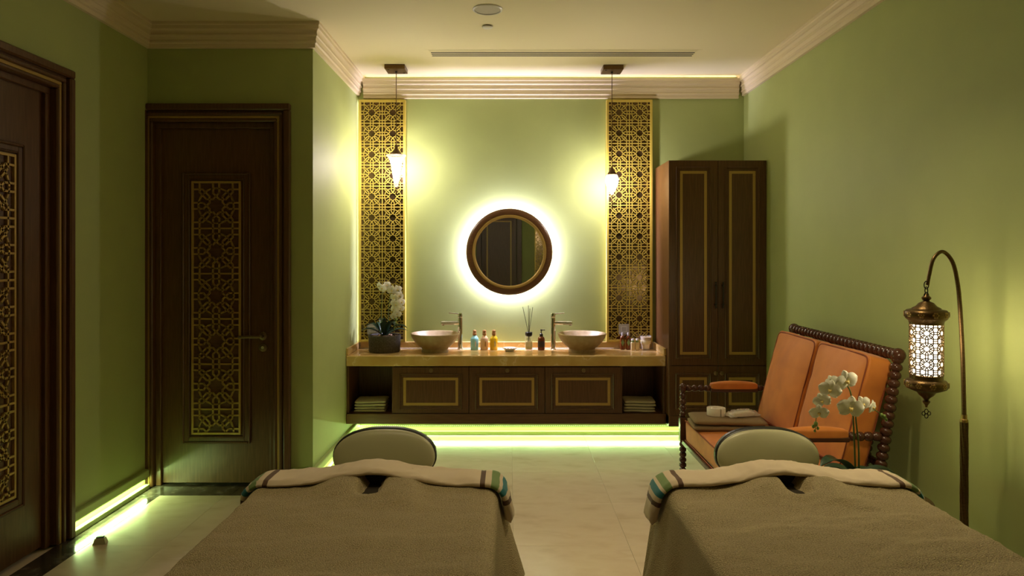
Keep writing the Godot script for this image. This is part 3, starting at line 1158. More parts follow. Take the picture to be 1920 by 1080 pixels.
func build_tall_cabinet() -> void:
	var zf := -5.24
	var t := thing("tall_cabinet", "tall dark wood cabinet with gold lined doors beside the lattice screen", "cabinet", Vector3.ZERO)
	var x0 := 1.224
	var x1 := RIGHT - 0.002
	var st := mb()
	box(st, Vector3(x0 + 0.016, 0.205, BACK + 0.03), Vector3(x1, 2.232, zf - 0.021))
	obj(st, "carcass", "walnut", t)
	st = mb()
	box(st, Vector3(x0, 0.205, BACK + 0.03), Vector3(x0 + 0.016, 2.234, zf), 0.001)
	obj(st, "side_panel", "walnut", t)
	var xm := 1.601
	for k in 2:
		var a: float = [x0 + 0.001, xm + 0.001][k]
		var b: float = [xm - 0.001, x1][k]
		st = mb()
		box(st, Vector3(a, 0.660, zf - 0.02), Vector3(b, 2.234, zf + 0.001), 0.002)
		var d := obj(st, "door", "walnut", t)
		inlay_panel(d, a + 0.052, b - 0.052, 0.711, 2.184, zf + 0.001, "walnut")
		var hx: float = [xm - 0.022, xm + 0.033][k]
		st = mb()
		tube(st, [Vector3(hx, 1.112, zf + 0.026), Vector3(hx, 1.290, zf + 0.026)], 0.0055, 10)
		for y in [1.128, 1.274]:
			tube(st, [Vector3(hx, y, zf), Vector3(hx, y, zf + 0.026)], 0.005, 8)
			ball(st, Vector3(hx, y, zf + 0.026), Vector3.ONE * 0.009, 10)
		for y in [1.108, 1.294]:
			ball(st, Vector3(hx, y, zf + 0.026), Vector3(0.0075, 0.01, 0.0075), 10)
		obj(st, "handle", "dark_metal", d)
	for k in 2:
		var a: float = [x0 + 0.001, xm + 0.001][k]
		var b: float = [xm - 0.001, x1][k]
		st = mb()
		box(st, Vector3(a, 0.275, zf - 0.02), Vector3(b, 0.656, zf + 0.001), 0.002)
		var d := obj(st, "lower_door", "walnut", t)
		inlay_panel(d, a + 0.050, b - 0.052, 0.323, 0.601, zf + 0.001, "walnut")
		st = mb()
		lathe(st, [Vector2(0.0, 0.0), Vector2(0.006, 0.0), Vector2(0.006, 0.010), Vector2(0.015, 0.014), Vector2(0.016, 0.019), Vector2(0.012, 0.023), Vector2(0.0, 0.024)], 20, Transform3D(Basis(Vector3.RIGHT, PI / 2), Vector3([xm - 0.022, xm + 0.024][k], 0.603, zf)))
		obj(st, "knob", "aged_brass", d)
	st = mb()
	box(st, Vector3(x0, 0.190, BACK + 0.03), Vector3(x1, 0.272, zf - 0.004), 0.002)
	obj(st, "bottom_board", "walnut_cross", t)


func build_pendants() -> void:
	for k in 2:
		var at: Vector3 = [Vector3(-0.900, CEIL, -5.433), Vector3(0.819, CEIL, -5.448)][k]
		var t := thing("pendant_lamp", ["pendant lamp with a flared fluted glass cone near the orchid", "pendant lamp with a small pointed glass drop near the tall cabinet"][k], "lamp", at, 0.0, "pendant lamps over the washstand")
		var st := mb()
		var hw := 0.080
		box(st, Vector3(-hw, -0.036, -hw), Vector3(hw, 0.0, hw), 0.003)
		var can := obj(st, "ceiling_plate", "bronze", t)
		st = mb()
		lathe(st, [Vector2(0, -0.048), Vector2(0.008, -0.048), Vector2(0.010, -0.036), Vector2(0.034, -0.034), Vector2(0.034, -0.030)], 24)
		obj(st, "cord_grip", "dark_metal", can)
		for s in [-1.0, 1.0]:
			st = mb()
			lathe(st, [Vector2(0, -0.040), Vector2(0.008, -0.038), Vector2(0.008, -0.030)], 12, Transform3D(Basis.IDENTITY, Vector3(s * 0.055, 0, -s * 0.05)))
			obj(st, "screw", "dark_metal", can)
		st = mb()
		var cap_y: float = [-0.615, -0.785][k]
		tube(st, [Vector3(0, -0.048, 0), Vector3(0, cap_y + 0.01, 0)], 0.0032, 8)
		obj(st, "cord", "bronze", t)
		var prof := []
		var bulb_y := 0.0
		if k == 0:
			st = mb()
			lathe(st, [Vector2(0.046, -0.090), Vector2(0.047, -0.084), Vector2(0.036, -0.064), Vector2(0.020, -0.045), Vector2(0.013, -0.030), Vector2(0.016, -0.022), Vector2(0.010, -0.012), Vector2(0.005, 0.0), Vector2(0.0, 0.004)], 28, Transform3D(Basis.IDENTITY, Vector3(0, cap_y, 0)))
			obj(st, "cap", "bronze", t)
			# the flared glass with flutes that narrows to a long cone
			for q in [[0.010, -0.345], [0.016, -0.325], [0.024, -0.280], [0.031, -0.220], [0.037, -0.175], [0.043, -0.150], [0.048, -0.130], [0.060, -0.110], [0.076, -0.094], [0.080, -0.088], [0.074, -0.090], [0.056, -0.108], [0.044, -0.130]]:
				prof.append(Vector2(q[0], q[1]))
			st = mb()
			lathe(st, prof, 96, Transform3D(Basis.IDENTITY, Vector3(0, cap_y, 0)), 0.035, 24)
			obj(st, "glass_shade", "pendant_glass", t)
			st = mb()
			tube(st, [Vector3(0, cap_y - 0.340, 0), Vector3(0, cap_y - 0.392, 0)], 0.003, 8)
			ball(st, Vector3(0, cap_y - 0.347, 0), Vector3(0.011, 0.010, 0.011), 14)
			ball(st, Vector3(0, cap_y - 0.372, 0), Vector3(0.009, 0.006, 0.009), 12)
			ball(st, Vector3(0, cap_y - 0.394, 0), Vector3(0.008, 0.010, 0.008), 12)
			obj(st, "finial", "bronze", t)
			bulb_y = cap_y - 0.155
		else:
			st = mb()
			lathe(st, [Vector2(0.036, -0.072), Vector2(0.037, -0.066), Vector2(0.026, -0.046), Vector2(0.016, -0.030), Vector2(0.008, -0.012), Vector2(0.004, 0.0), Vector2(0.0, 0.004)], 28, Transform3D(Basis.IDENTITY, Vector3(0, cap_y, 0)))
			obj(st, "cap", "bronze", t)
			for q in [[0.003, -0.232], [0.010, -0.222], [0.026, -0.196], [0.040, -0.166], [0.050, -0.136], [0.053, -0.112], [0.050, -0.092], [0.042, -0.076], [0.036, -0.070]]:
				prof.append(Vector2(q[0], q[1]))
			st = mb()
			lathe(st, prof, 64, Transform3D(Basis.IDENTITY, Vector3(0, cap_y, 0)), 0.02, 16)
			obj(st, "glass_shade", "pendant_glass", t)
			st = mb()
			tube(st, [Vector3(0, cap_y - 0.228, 0), Vector3(0, cap_y - 0.330, 0)], 0.0025, 8)
			for y in [0.24, 0.29, 0.315, 0.335]:
				ball(st, Vector3(0, cap_y - y, 0), Vector3(0.007, 0.008, 0.007), 12)
			obj(st, "finial", "bronze", t)
			bulb_y = cap_y - 0.135
		st = mb()
		lathe(st, [Vector2(0, -0.030), Vector2(0.018, -0.026), Vector2(0.029, -0.012), Vector2(0.031, 0.002), Vector2(0.026, 0.018), Vector2(0.014, 0.032), Vector2(0.013, 0.044), Vector2(0, 0.045)], 24, Transform3D(Basis.IDENTITY, Vector3(0, bulb_y, 0)))
		obj(st, "bulb", "bulb_glow", t)
		omni(t, Vector3(0, bulb_y, 0), PENDANT, [0.53, 0.46][k], 0.03)


# ------------------------------------------------------------------ on the worktop

func build_counter_things() -> void:
	var top := 0.723
	# basins
	var bowl := mb()
	var p := [Vector2(0, 0), Vector2(0.108, 0.0), Vector2(0.109, 0.004), Vector2(0.106, 0.028), Vector2(0.112, 0.036), Vector2(0.140, 0.058), Vector2(0.168, 0.088), Vector2(0.187, 0.120), Vector2(0.196, 0.143), Vector2(0.1975, 0.149), Vector2(0.195, 0.152), Vector2(0.189, 0.151), Vector2(0.184, 0.143), Vector2(0.172, 0.118), Vector2(0.150, 0.086), Vector2(0.115, 0.058), Vector2(0.070, 0.044), Vector2(0.022, 0.040), Vector2(0.0, 0.040)]
	lathe(bowl, p, 64)
	bowl.generate_normals()
	var bm := bowl.commit()
	for k in 2:
		var at: Vector3 = [Vector3(-0.603, top, -5.545), Vector3(0.589, top, -5.540)][k]
		var t := thing("basin", ["round beige stone vessel basin beside the potted orchid", "round beige stone vessel basin beside the brown pump bottle"][k], "basin", at, 0.0, "stone vessel basins")
		node(bm, "bowl", "bowl_stone", t)
		var st := mb()
		lathe(st, [Vector2(0.0, 0.0), Vector2(0.022, 0.0), Vector2(0.022, 0.003), Vector2(0.014, 0.006), Vector2(0.0, 0.006)], 24, Transform3D(Basis.IDENTITY, Vector3(0, 0.0402, 0)))
		obj(st, "drain", "chrome", t)
		# tap
		var s: float = [-1.0, 1.0][k]
		var f := thing("tap", ["tall chrome tap with its spout over the basin beside the orchid", "tall chrome tap with its spout over the basin beside the pump bottle"][k], "tap", [Vector3(-0.408, top, -5.672), Vector3(0.364, top, -5.672)][k], 0.0, "tall chrome taps")
		st = mb()
		lathe(st, [Vector2(0, 0), Vector2(0.024, 0), Vector2(0.024, 0.004), Vector2(0.0215, 0.006), Vector2(0.0215, 0.262), Vector2(0.0, 0.262)], 32)
		obj(st, "body", "chrome", f)
		st = mb()
		lathe(st, [Vector2(0.021, 0.264), Vector2(0.022, 0.266), Vector2(0.022, 0.298), Vector2(0.020, 0.303), Vector2(0.0, 0.304)], 32)
		tube(st, [Vector3(s * 0.010, 0.296, 0.008), Vector3(s * 0.092, 0.306, 0.030)], 0.0055, 10)
		obj(st, "lever", "chrome", f)
		st = mb()
		var dir := Vector3(s * 0.94, 0.0, 0.34).normalized()
		tube(st, [Vector3(0, 0.222, 0) + dir * 0.010, Vector3(0, 0.226, 0) + dir * 0.165], 0.0165, 18)
		tube(st, [Vector3(0, 0.220, 0) + dir * 0.148, Vector3(0, 0.204, 0) + dir * 0.146], 0.011, 14)
		obj(st, "spout", "chrome", f)
	# the three square shouldered bottles
	var kinds := [["liquid_blue", "pale blue bath bottle with a wooden stopper on the worktop", -0.288], ["liquid_peach", "peach bath bottle with a wooden stopper between blue and yellow ones", -0.207], ["liquid_yellow", "bright yellow bath bottle with a wooden stopper on the worktop", -0.128]]
	for k in 3:
		var b := thing("bath_bottle", kinds[k][1], "bottle", Vector3(kinds[k][2], top, -5.655), 0.0, "bath bottles with stoppers")
		var st := mb()
		lathe(st, [Vector2(0, 0), Vector2(0.034, 0), Vector2(0.037, 0.004), Vector2(0.037, 0.088), Vector2(0.034, 0.098), Vector2(0.020, 0.114), Vector2(0.013, 0.120), Vector2(0.012, 0.128), Vector2(0.0, 0.128)], 6, Transform3D(Basis(Vector3.UP, PI / 6), Vector3.ZERO), 0.0, 0, 0.78)
		obj(st, "body", kinds[k][0], b)
		st = mb()
		lathe(st, [Vector2(0.0155, 0.122), Vector2(0.0165, 0.126), Vector2(0.0165, 0.140), Vector2(0.014, 0.143), Vector2(0.015, 0.146), Vector2(0.015, 0.158), Vector2(0.010, 0.164), Vector2(0.0, 0.165)], 20)
		obj(st, "stopper", "stopper", b)
		st = mb()
		box(st, Vector3(-0.014, 0.030, 0.0245), Vector3(0.014, 0.072, 0.0262), 0.0004)
		obj(st, "label", ["porcelain", "stopper", "paper_label"][k], b)
	# soap dish
	var d := thing("soap_dish", "shallow white dish with blue pattern on the onyx worktop", "dish", Vector3(0.003, top, -5.585))
	var sd := mb()
	lathe(sd, [Vector2(0, 0), Vector2(0.034, 0), Vector2(0.036, 0.006), Vector2(0.052, 0.017), Vector2(0.061, 0.025), Vector2(0.060, 0.027), Vector2(0.048, 0.020), Vector2(0.032, 0.012), Vector2(0.0, 0.010)], 40)
	obj(sd, "dish", "porcelain", d)
	sd = mb()
	for k in 10:
		var a := TAU * k / 10
		ball(sd, Vector3(cos(a) * 0.043, 0.0185, sin(a) * 0.043), Vector3(0.007, 0.0016, 0.007), 8)
	ball(sd, Vector3(0, 0.0105, 0), Vector3(0.018, 0.0015, 0.018), 12)
	obj(sd, "blue_pattern", "blue_glaze", d)
	# reed diffuser
	d = thing("reed_diffuser", "square glass reed diffuser with black collar and dark reeds", "diffuser", Vector3(0.161, top, -5.655))
	sd = mb()
	box(sd, Vector3(-0.034, 0.0, -0.026), Vector3(0.034, 0.112, 0.026), 0.008)
	obj(sd, "jar", "clear_glass", d)
	sd = mb()
	box(sd, Vector3(-0.029, 0.006, -0.021), Vector3(0.029, 0.070, 0.021), 0.005)
	obj(sd, "oil", "oil", d)
	sd = mb()
	box(sd, Vector3(-0.016, 0.030, 0.0262), Vector3(0.016, 0.062, 0.0272))
	obj(sd, "label", "paper_label", d)
	sd = mb()
	lathe(sd, [Vector2(0.0, 0.112), Vector2(0.022, 0.112), Vector2(0.029, 0.120), Vector2(0.030, 0.124), Vector2(0.030, 0.144), Vector2(0.026, 0.148), Vector2(0.0, 0.148)], 28)
	obj(sd, "collar", "black_plastic", d)
	for r in [[-0.050, 0.355, 0.0], [-0.003, 0.368, 0.006], [0.033, 0.352, -0.004], [0.010, 0.340, -0.02]]:
		sd = mb()
		tube(sd, [Vector3(-r[0] * 0.5, 0.010, 0.0), Vector3(r[0], r[1], r[2])], 0.0019, 6)
		obj(sd, "reed", "dark_wood", d)
	# pump bottle
	d = thing("pump_bottle", "dark amber glass bottle with a black pump head", "bottle", Vector3(0.264, top, -5.640))
	sd = mb()
	lathe(sd, [Vector2(0, 0), Vector2(0.026, 0), Vector2(0.029, 0.003), Vector2(0.029, 0.092), Vector2(0.025, 0.104), Vector2(0.014, 0.113), Vector2(0.012, 0.120), Vector2(0.0, 0.120)], 28)
	obj(sd, "body", "amber_glass", d)
	sd = mb()
	lathe(sd, [Vector2(0.0135, 0.112), Vector2(0.0145, 0.114), Vector2(0.0145, 0.132), Vector2(0.006, 0.137), Vector2(0.004, 0.140), Vector2(0.004, 0.160), Vector2(0.008, 0.161), Vector2(0.009, 0.170), Vector2(0.0, 0.172)], 20)
	tube(sd, curve([Vector3(0, 0.166, 0), Vector3(0.020, 0.167, 0.004), Vector3(0.030, 0.164, 0.006)], 4), 0.004, 8)
	obj(sd, "pump", "black_plastic", d)
	sd = mb()
	lathe(sd, [Vector2(0.0293, 0.028), Vector2(0.0296, 0.030), Vector2(0.0296, 0.074), Vector2(0.0293, 0.076)], 28)
	obj(sd, "label", "dark_wood", d)
	# amber toiletry bottles below the socket
	for k in 2:
		d = thing("toiletry_bottle", ["tall amber toiletry bottle with diamond label under the socket plate", "tall amber toiletry bottle with diamond label beside the small cream bottles"][k], "bottle", Vector3([0.939, 0.988][k], top, -5.668), 0.0, "amber toiletry bottles")
		sd = mb()
		box(sd, Vector3(-0.0195, 0, -0.014), Vector3(0.0195, 0.104, 0.014), 0.006)
		lathe(sd, [Vector2(0.017, 0.100), Vector2(0.012, 0.114), Vector2(0.008, 0.118), Vector2(0.0, 0.118)], 16)
		obj(sd, "body", "amber_glass", d)
		sd = mb()
		lathe(sd, [Vector2(0.0095, 0.112), Vector2(0.010, 0.114), Vector2(0.009, 0.142), Vector2(0.0, 0.143)], 16)
		obj(sd, "cap", "mauve_plate", d)
		sd = mb()
		var h0 := Vector3(0, 0.030, 0.0148)
		sd.set_smooth_group(-1)
		quad(sd, h0, Vector3(0.014, 0.060, 0.0148), Vector3(0, 0.092, 0.0148), Vector3(-0.014, 0.060, 0.0148))
		obj(sd, "label", "green_label", d)
	for k in 2:
		d = thing("lotion_bottle", ["small cream lotion bottle with white cap beside the amber bottles", "small cream lotion bottle with white cap beside the glass candle"][k], "bottle", Vector3([1.017, 1.053][k], top, -5.622), 0.0, "small cream lotion bottles")
		sd = mb()
		box(sd, Vector3(-0.0165, 0, -0.0125), Vector3(0.0165, 0.068, 0.0125), 0.005)
		obj(sd, "body", "lotion", d)
		sd = mb()
		lathe(sd, [Vector2(0.010, 0.066), Vector2(0.0125, 0.070), Vector2(0.0125, 0.082), Vector2(0.0, 0.083)], 16)
		obj(sd, "collar", "green_label", d)
		sd = mb()
		lathe(sd, [Vector2(0.0118, 0.080), Vector2(0.0122, 0.082), Vector2(0.0118, 0.096), Vector2(0.0, 0.097)], 16)
		obj(sd, "cap", "white_plastic", d)
	d = thing("candle", "cream candle in a tapered glass tumbler at the end of the worktop", "candle", Vector3(1.128, top, -5.645))
	sd = mb()
	lathe(sd, [Vector2(0, 0), Vector2(0.031, 0), Vector2(0.032, 0.004), Vector2(0.047, 0.117), Vector2(0.045, 0.118), Vector2(0.031, 0.012), Vector2(0.0, 0.012)], 32)
	obj(sd, "tumbler", "clear_glass", d)
	sd = mb()
	lathe(sd, [Vector2(0, 0.014), Vector2(0.0305, 0.014), Vector2(0.0435, 0.108), Vector2(0.0, 0.108)], 32)
	obj(sd, "wax", "wax", d)
	sd = mb()
	tube(sd, [Vector3(0, 0.108, 0), Vector3(0.001, 0.117, 0)], 0.0012, 6)
	obj(sd, "wick", "dark_wood", d)
	sd = mb()
	lathe(sd, [Vector2(0.040, 0.052), Vector2(0.0405, 0.053), Vector2(0.0442, 0.082), Vector2(0.0438, 0.083)], 32)
	obj(sd, "label", "paper_label", d)
	# the orchid in its slate bowl
	var o := thing("potted_orchid", "white orchid in a round dark slate pot on the onyx worktop", "plant", Vector3(-1.015, top, -5.556))
	sd = mb()
	lathe(sd, [Vector2(0, 0), Vector2(0.118, 0), Vector2(0.124, 0.006), Vector2(0.131, 0.132), Vector2(0.129, 0.137), Vector2(0.120, 0.137), Vector2(0.118, 0.120), Vector2(0.0, 0.120)], 48)
	obj(sd, "pot", "slate", o)
	sd = mb()
	var rng := RandomNumberGenerator.new()
	rng.seed = 7
	for k in 70:
		var a := rng.randf() * TAU
		var r := sqrt(rng.randf()) * 0.108
		ball(sd, Vector3(cos(a) * r, 0.122 + rng.randf() * 0.006, sin(a) * r), Vector3(0.013, 0.007, 0.009) * rng.randf_range(0.7, 1.3), 6, Basis(Vector3.UP, rng.randf() * TAU))
	obj(sd, "bark_mulch", "bark", o).set_meta("kind", "stuff")
	for q in [[-2.6, 0.20, 0.10], [2.85, 0.19, 0.07], [-2.2, 0.15, 0.11], [1.6, 0.17, 0.16], [0.25, 0.20, 0.10], [-0.3, 0.19, 0.06], [0.75, 0.14, 0.13], [-1.2, 0.12, 0.05]]:
		orchid_leaf(o, Vector3(0, 0.118, 0), q[0], q[1], q[2], 0.026)
	var s1 := curve([Vector3(-0.022, 0.115, 0.02), Vector3(-0.024, 0.25, 0.02), Vector3(-0.020, 0.40, 0.015), Vector3(-0.015, 0.50, 0.01), Vector3(0.010, 0.548, 0.012), Vector3(0.050, 0.545, 0.02)], 5)
	var s2 := curve([Vector3(0.020, 0.115, 0.0), Vector3(0.030, 0.27, 0.0), Vector3(0.040, 0.42, 0.005), Vector3(0.070, 0.51, 0.01), Vector3(0.115, 0.50, 0.02), Vector3(0.138, 0.43, 0.03), Vector3(0.130, 0.33, 0.035), Vector3(0.095, 0.24, 0.035), Vector3(0.085, 0.185, 0.03)], 5)
	for s in [s1, s2]:
		sd = mb()
		tube(sd, s, 0.0035, 6, 0.0018)
		obj(sd, "stem", "orchid_stem", o)
	for q in [[-0.012, 0.515, 0.03, 0.040, -0.5], [-0.040, 0.535, 0.015, 0.036, -0.9], [0.020, 0.540, 0.02, 0.034, 0.1], [0.064, 0.500, 0.03, 0.042, 0.2], [0.105, 0.505, 0.02, 0.040, 0.6], [0.125, 0.455, 0.03, 0.040, 0.7], [0.085, 0.440, 0.045, 0.036, -0.3], [0.140, 0.405, 0.03, 0.038, 0.8], [0.100, 0.385, 0.05, 0.038, 0.0], [0.075, 0.405, 0.04, 0.032, -0.7], [0.135, 0.355, 0.04, 0.036, 0.5], [0.085, 0.345, 0.05, 0.034, -0.4], [0.110, 0.310, 0.045, 0.034, 0.2], [0.080, 0.290, 0.045, 0.030, -0.3]]:
		flower(o, Vector3(q[0], q[1], q[2]), q[3], q[4], rng.randf_range(-0.35, 0.2), rng.randf_range(-0.6, 0.6))
	for q in [[0.100, 0.262, 0.04, 0.011], [0.092, 0.240, 0.036, 0.010], [0.106, 0.222, 0.036, 0.009], [0.088, 0.204, 0.034, 0.008], [0.085, 0.184, 0.03, 0.006]]:
		sd = mb()
		ball(sd, Vector3(q[0], q[1], q[2]), Vector3(q[3], q[3] * 1.35, q[3]), 12)
		obj(sd, "bud", "orchid_bud", o)


var petal_meshes := {}


func orchid_leaf(parent: Node3D, at: Vector3, dir: float, reach: float, rise: float, hw: float) -> void:
	var st := mb()
	var g := []
	var n := 9
	for a in n + 1:
		var u := float(a) / n
		var w := hw * pow(sin(PI * clampf(0.10 + u * 0.90, 0, 1)), 0.65) + 0.0006
		var x := reach * u
		var y := rise * (sin(u * PI * 0.72))
		var row := []
		for b in 7:
			var v := b / 3.0 - 1.0
			row.append(at + Vector3(x, y + absf(v) * w * 0.38, v * w).rotated(Vector3.UP, -dir))
		g.append(row)
	# rows run along the leaf; turn so that the outer normal is up
	var gg := []
	for b in 7:
		var row := []
		for a in n + 1:
			row.append(g[a][b])
		gg.append(row)
	sheet(st, gg, 0.0022)
	obj(st, "leaf", "orchid_leaf", parent)


func flower(parent: Node3D, at: Vector3, r: float, yaw: float, pitch: float, roll: float) -> void:
	if petal_meshes.is_empty():
		var st := mb()
		# three narrow sepals behind, two broad petals before them; unit size, facing +z
		for q in [[PI / 2, 0.95, 0.36, -0.03], [PI / 2 + 2.25, 0.95, 0.34, -0.03], [PI / 2 - 2.25, 0.95, 0.34, -0.03], [0.12, 1.05, 0.60, 0.03], [PI - 0.12, 1.05, 0.60, 0.03]]:
			var g := []
			var n := 7
			for b in 7:
				var v := b / 3.0 - 1.0
				var row := []
				for a in n + 1:
					var u := float(a) / n
					var w: float = q[2] * pow(maxf(0.0, sin(PI * clampf(0.06 + u * 0.94, 0, 1))), 0.62) + 0.004
					var p := Vector2(u * q[1], v * w).rotated(q[0])
					var z: float = q[3] + 0.24 * u * (1.0 - u) * 1.6 - 0.12 * v * v * u + 0.05 * sin(v * 3.0 + u * 4.0) * u
					row.append(Vector3(p.x, p.y, z))
				g.append(row)
			sheet(st, g, 0.035)
		st.generate_normals()
		petal_meshes.petals = st.commit()
		st = mb()
		ball(st, Vector3(0, -0.10, 0.18), Vector3(0.13, 0.17, 0.16), 10)
		ball(st, Vector3(-0.11, -0.02, 0.14), Vector3(0.07, 0.11, 0.10), 8)
		ball(st, Vector3(0.11, -0.02, 0.14), Vector3(0.07, 0.11, 0.10), 8)
		st.generate_normals()
		petal_meshes.lip = st.commit()
	var o := node(petal_meshes.petals, "flower", "petal", parent)
	o.transform = Transform3D(Basis.from_euler(Vector3(-pitch, yaw, roll)) * Basis.from_scale(Vector3.ONE * r), at)
	node(petal_meshes.lip, "lip", "orchid_lip", o)


# ------------------------------------------------------------------ treatment tables

func build_tables() -> void:
	for k in 2:
		var cx: float = [-0.437, 0.908][k]
		var t := thing("massage_table", ["massage table under a terry blanket beside the two lattice doors", "massage table under a terry blanket beside the lantern lamp"][k], "massage table", Vector3(cx, 0, -1.39), 0.0, "massage tables")
		var st := mb()
		box(st, Vector3(-0.36, 0.60, -0.90), Vector3(0.36, 0.725, 0.90), 0.03)
		obj(st, "mattress", "leather_cream", t)
		st = mb()
		box(st, Vector3(-0.34, 0.54, -0.88), Vector3(0.34, 0.60, 0.88), 0.006)
		obj(st, "bed_frame", "walnut_cross", t)
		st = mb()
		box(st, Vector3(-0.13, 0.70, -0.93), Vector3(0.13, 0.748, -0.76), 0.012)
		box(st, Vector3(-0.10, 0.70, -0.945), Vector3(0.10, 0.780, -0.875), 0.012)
		obj(st, "cradle_shade_block", "cradle_shade", t)  # headrest blocks, added dark to fill the gap under the sheet with shade
		for sx in [-1.0, 1.0]:
			for sz in [-1.0, 1.0]:
				st = mb()
				box(st, Vector3(sx * 0.30 - 0.035, 0.0, sz * 0.80 - 0.035), Vector3(sx * 0.30 + 0.035, 0.54, sz * 0.80 + 0.035), 0.006)
				obj(st, "leg", "walnut", t)
		blanket(k, cx)
		fold(k, cx)


func lump(x: float, z: float, k: int) -> float:
	# how far the face cradle lifts the cloth; x from the middle of the table, z in the room
	var d := -z
	var up := 0.036 * exp(-pow((x + 0.01) / 0.165, 2.0)) * smoothstep(2.02, 2.22, d)
	up += 0.012 * exp(-pow((absf(x) - 0.11) / 0.05, 2.0)) * smoothstep(2.0, 2.14, d)
	var dip := 0.042 * exp(-pow((x + 0.005 - 0.01 * k) / 0.036, 4.0)) * smoothstep(2.10, 2.165, d)
	return up - dip


func blanket(k: int, cx: float) -> void:
	var fn := FastNoiseLite.new()
	fn.seed = 100 + k
	fn.frequency = 1.0
	fn.fractal_octaves = 4
	var hw := 0.402
	var r := 0.045
	var drop: float = [0.27, 0.42][k]
	var head := -2.345
	var foot := -0.44
	var g := []
	var s_flat := hw - r
	var arc := r * PI / 2
	var s_max := s_flat + arc + drop
	var nu := 120
	var nv := 190
	for a in nu + 1:
		var s := lerpf(-s_max, s_max, float(a) / nu)
		var row := []
		for b in nv + 1:
			var z := lerpf(foot, head, float(b) / nv)
			var side := signf(s)
			var x := 0.0
			var y := 0.75
			var down := 0.0
			var q := absf(s)
			if q <= s_flat:
				x = s
			elif q <= s_flat + arc:
				var t := (q - s_flat) / r
				x = side * (s_flat + r * sin(t))
				y -= r * (1 - cos(t))
			else:
				down = q - s_flat - arc
				x = side * hw
				y -= r + down
			var top := clampf(1.0 - (q - s_flat) / (arc + 0.05), 0.0, 1.0)
			y += lump(x, z, k) * top
			# long pulls across the cloth, slack and small creases
			y += (fn.get_noise_2d(x * 2.2 + z * 1.2 + 5.0 * k, z * 6.5) * 0.010 + fn.get_noise_2d(x * 14.0 + z * 9.0, z * 17.0 - x * 6.0 + 30.0) * 0.0035) * top
			if down > 0.0 or top < 1.0:
				var w := clampf(down / 0.25, 0.0, 1.3)
				var wave := sin(z * 19.0 + side * 1.3 + 2.0 * fn.get_noise_1d(z * 3.0 + side * 9.0)) * 0.016 + sin(z * 41.0 + side) * 0.006
				x += side * w * (0.010 + wave)
				# the corner by the head swings out
				var corner := smoothstep(-1.85, -2.30, z)
				x += side * w * corner * [0.055, 0.045][k]
				z += w * corner * 0.02
			row.append(Vector3(x, y, z))
		# over the head end
		for e in 5:
			var last: Vector3 = row[row.size() - 1]
			row.append(last + Vector3(0, -0.012 - 0.025 * e, -0.012 if e == 0 else -0.004))
		g.append(row)
	var st := mb()
	sheet(st, g, 0.006)
	var o := obj(st, "terry_blanket", "terry_taupe", self)
	o.position = Vector3(cx, 0, 0)
	tag(o, ["olive brown terry blanket over the massage table beside the doors", "olive brown terry blanket over the massage table beside the lantern lamp"][k], "blanket", "terry blankets on the massage tables")


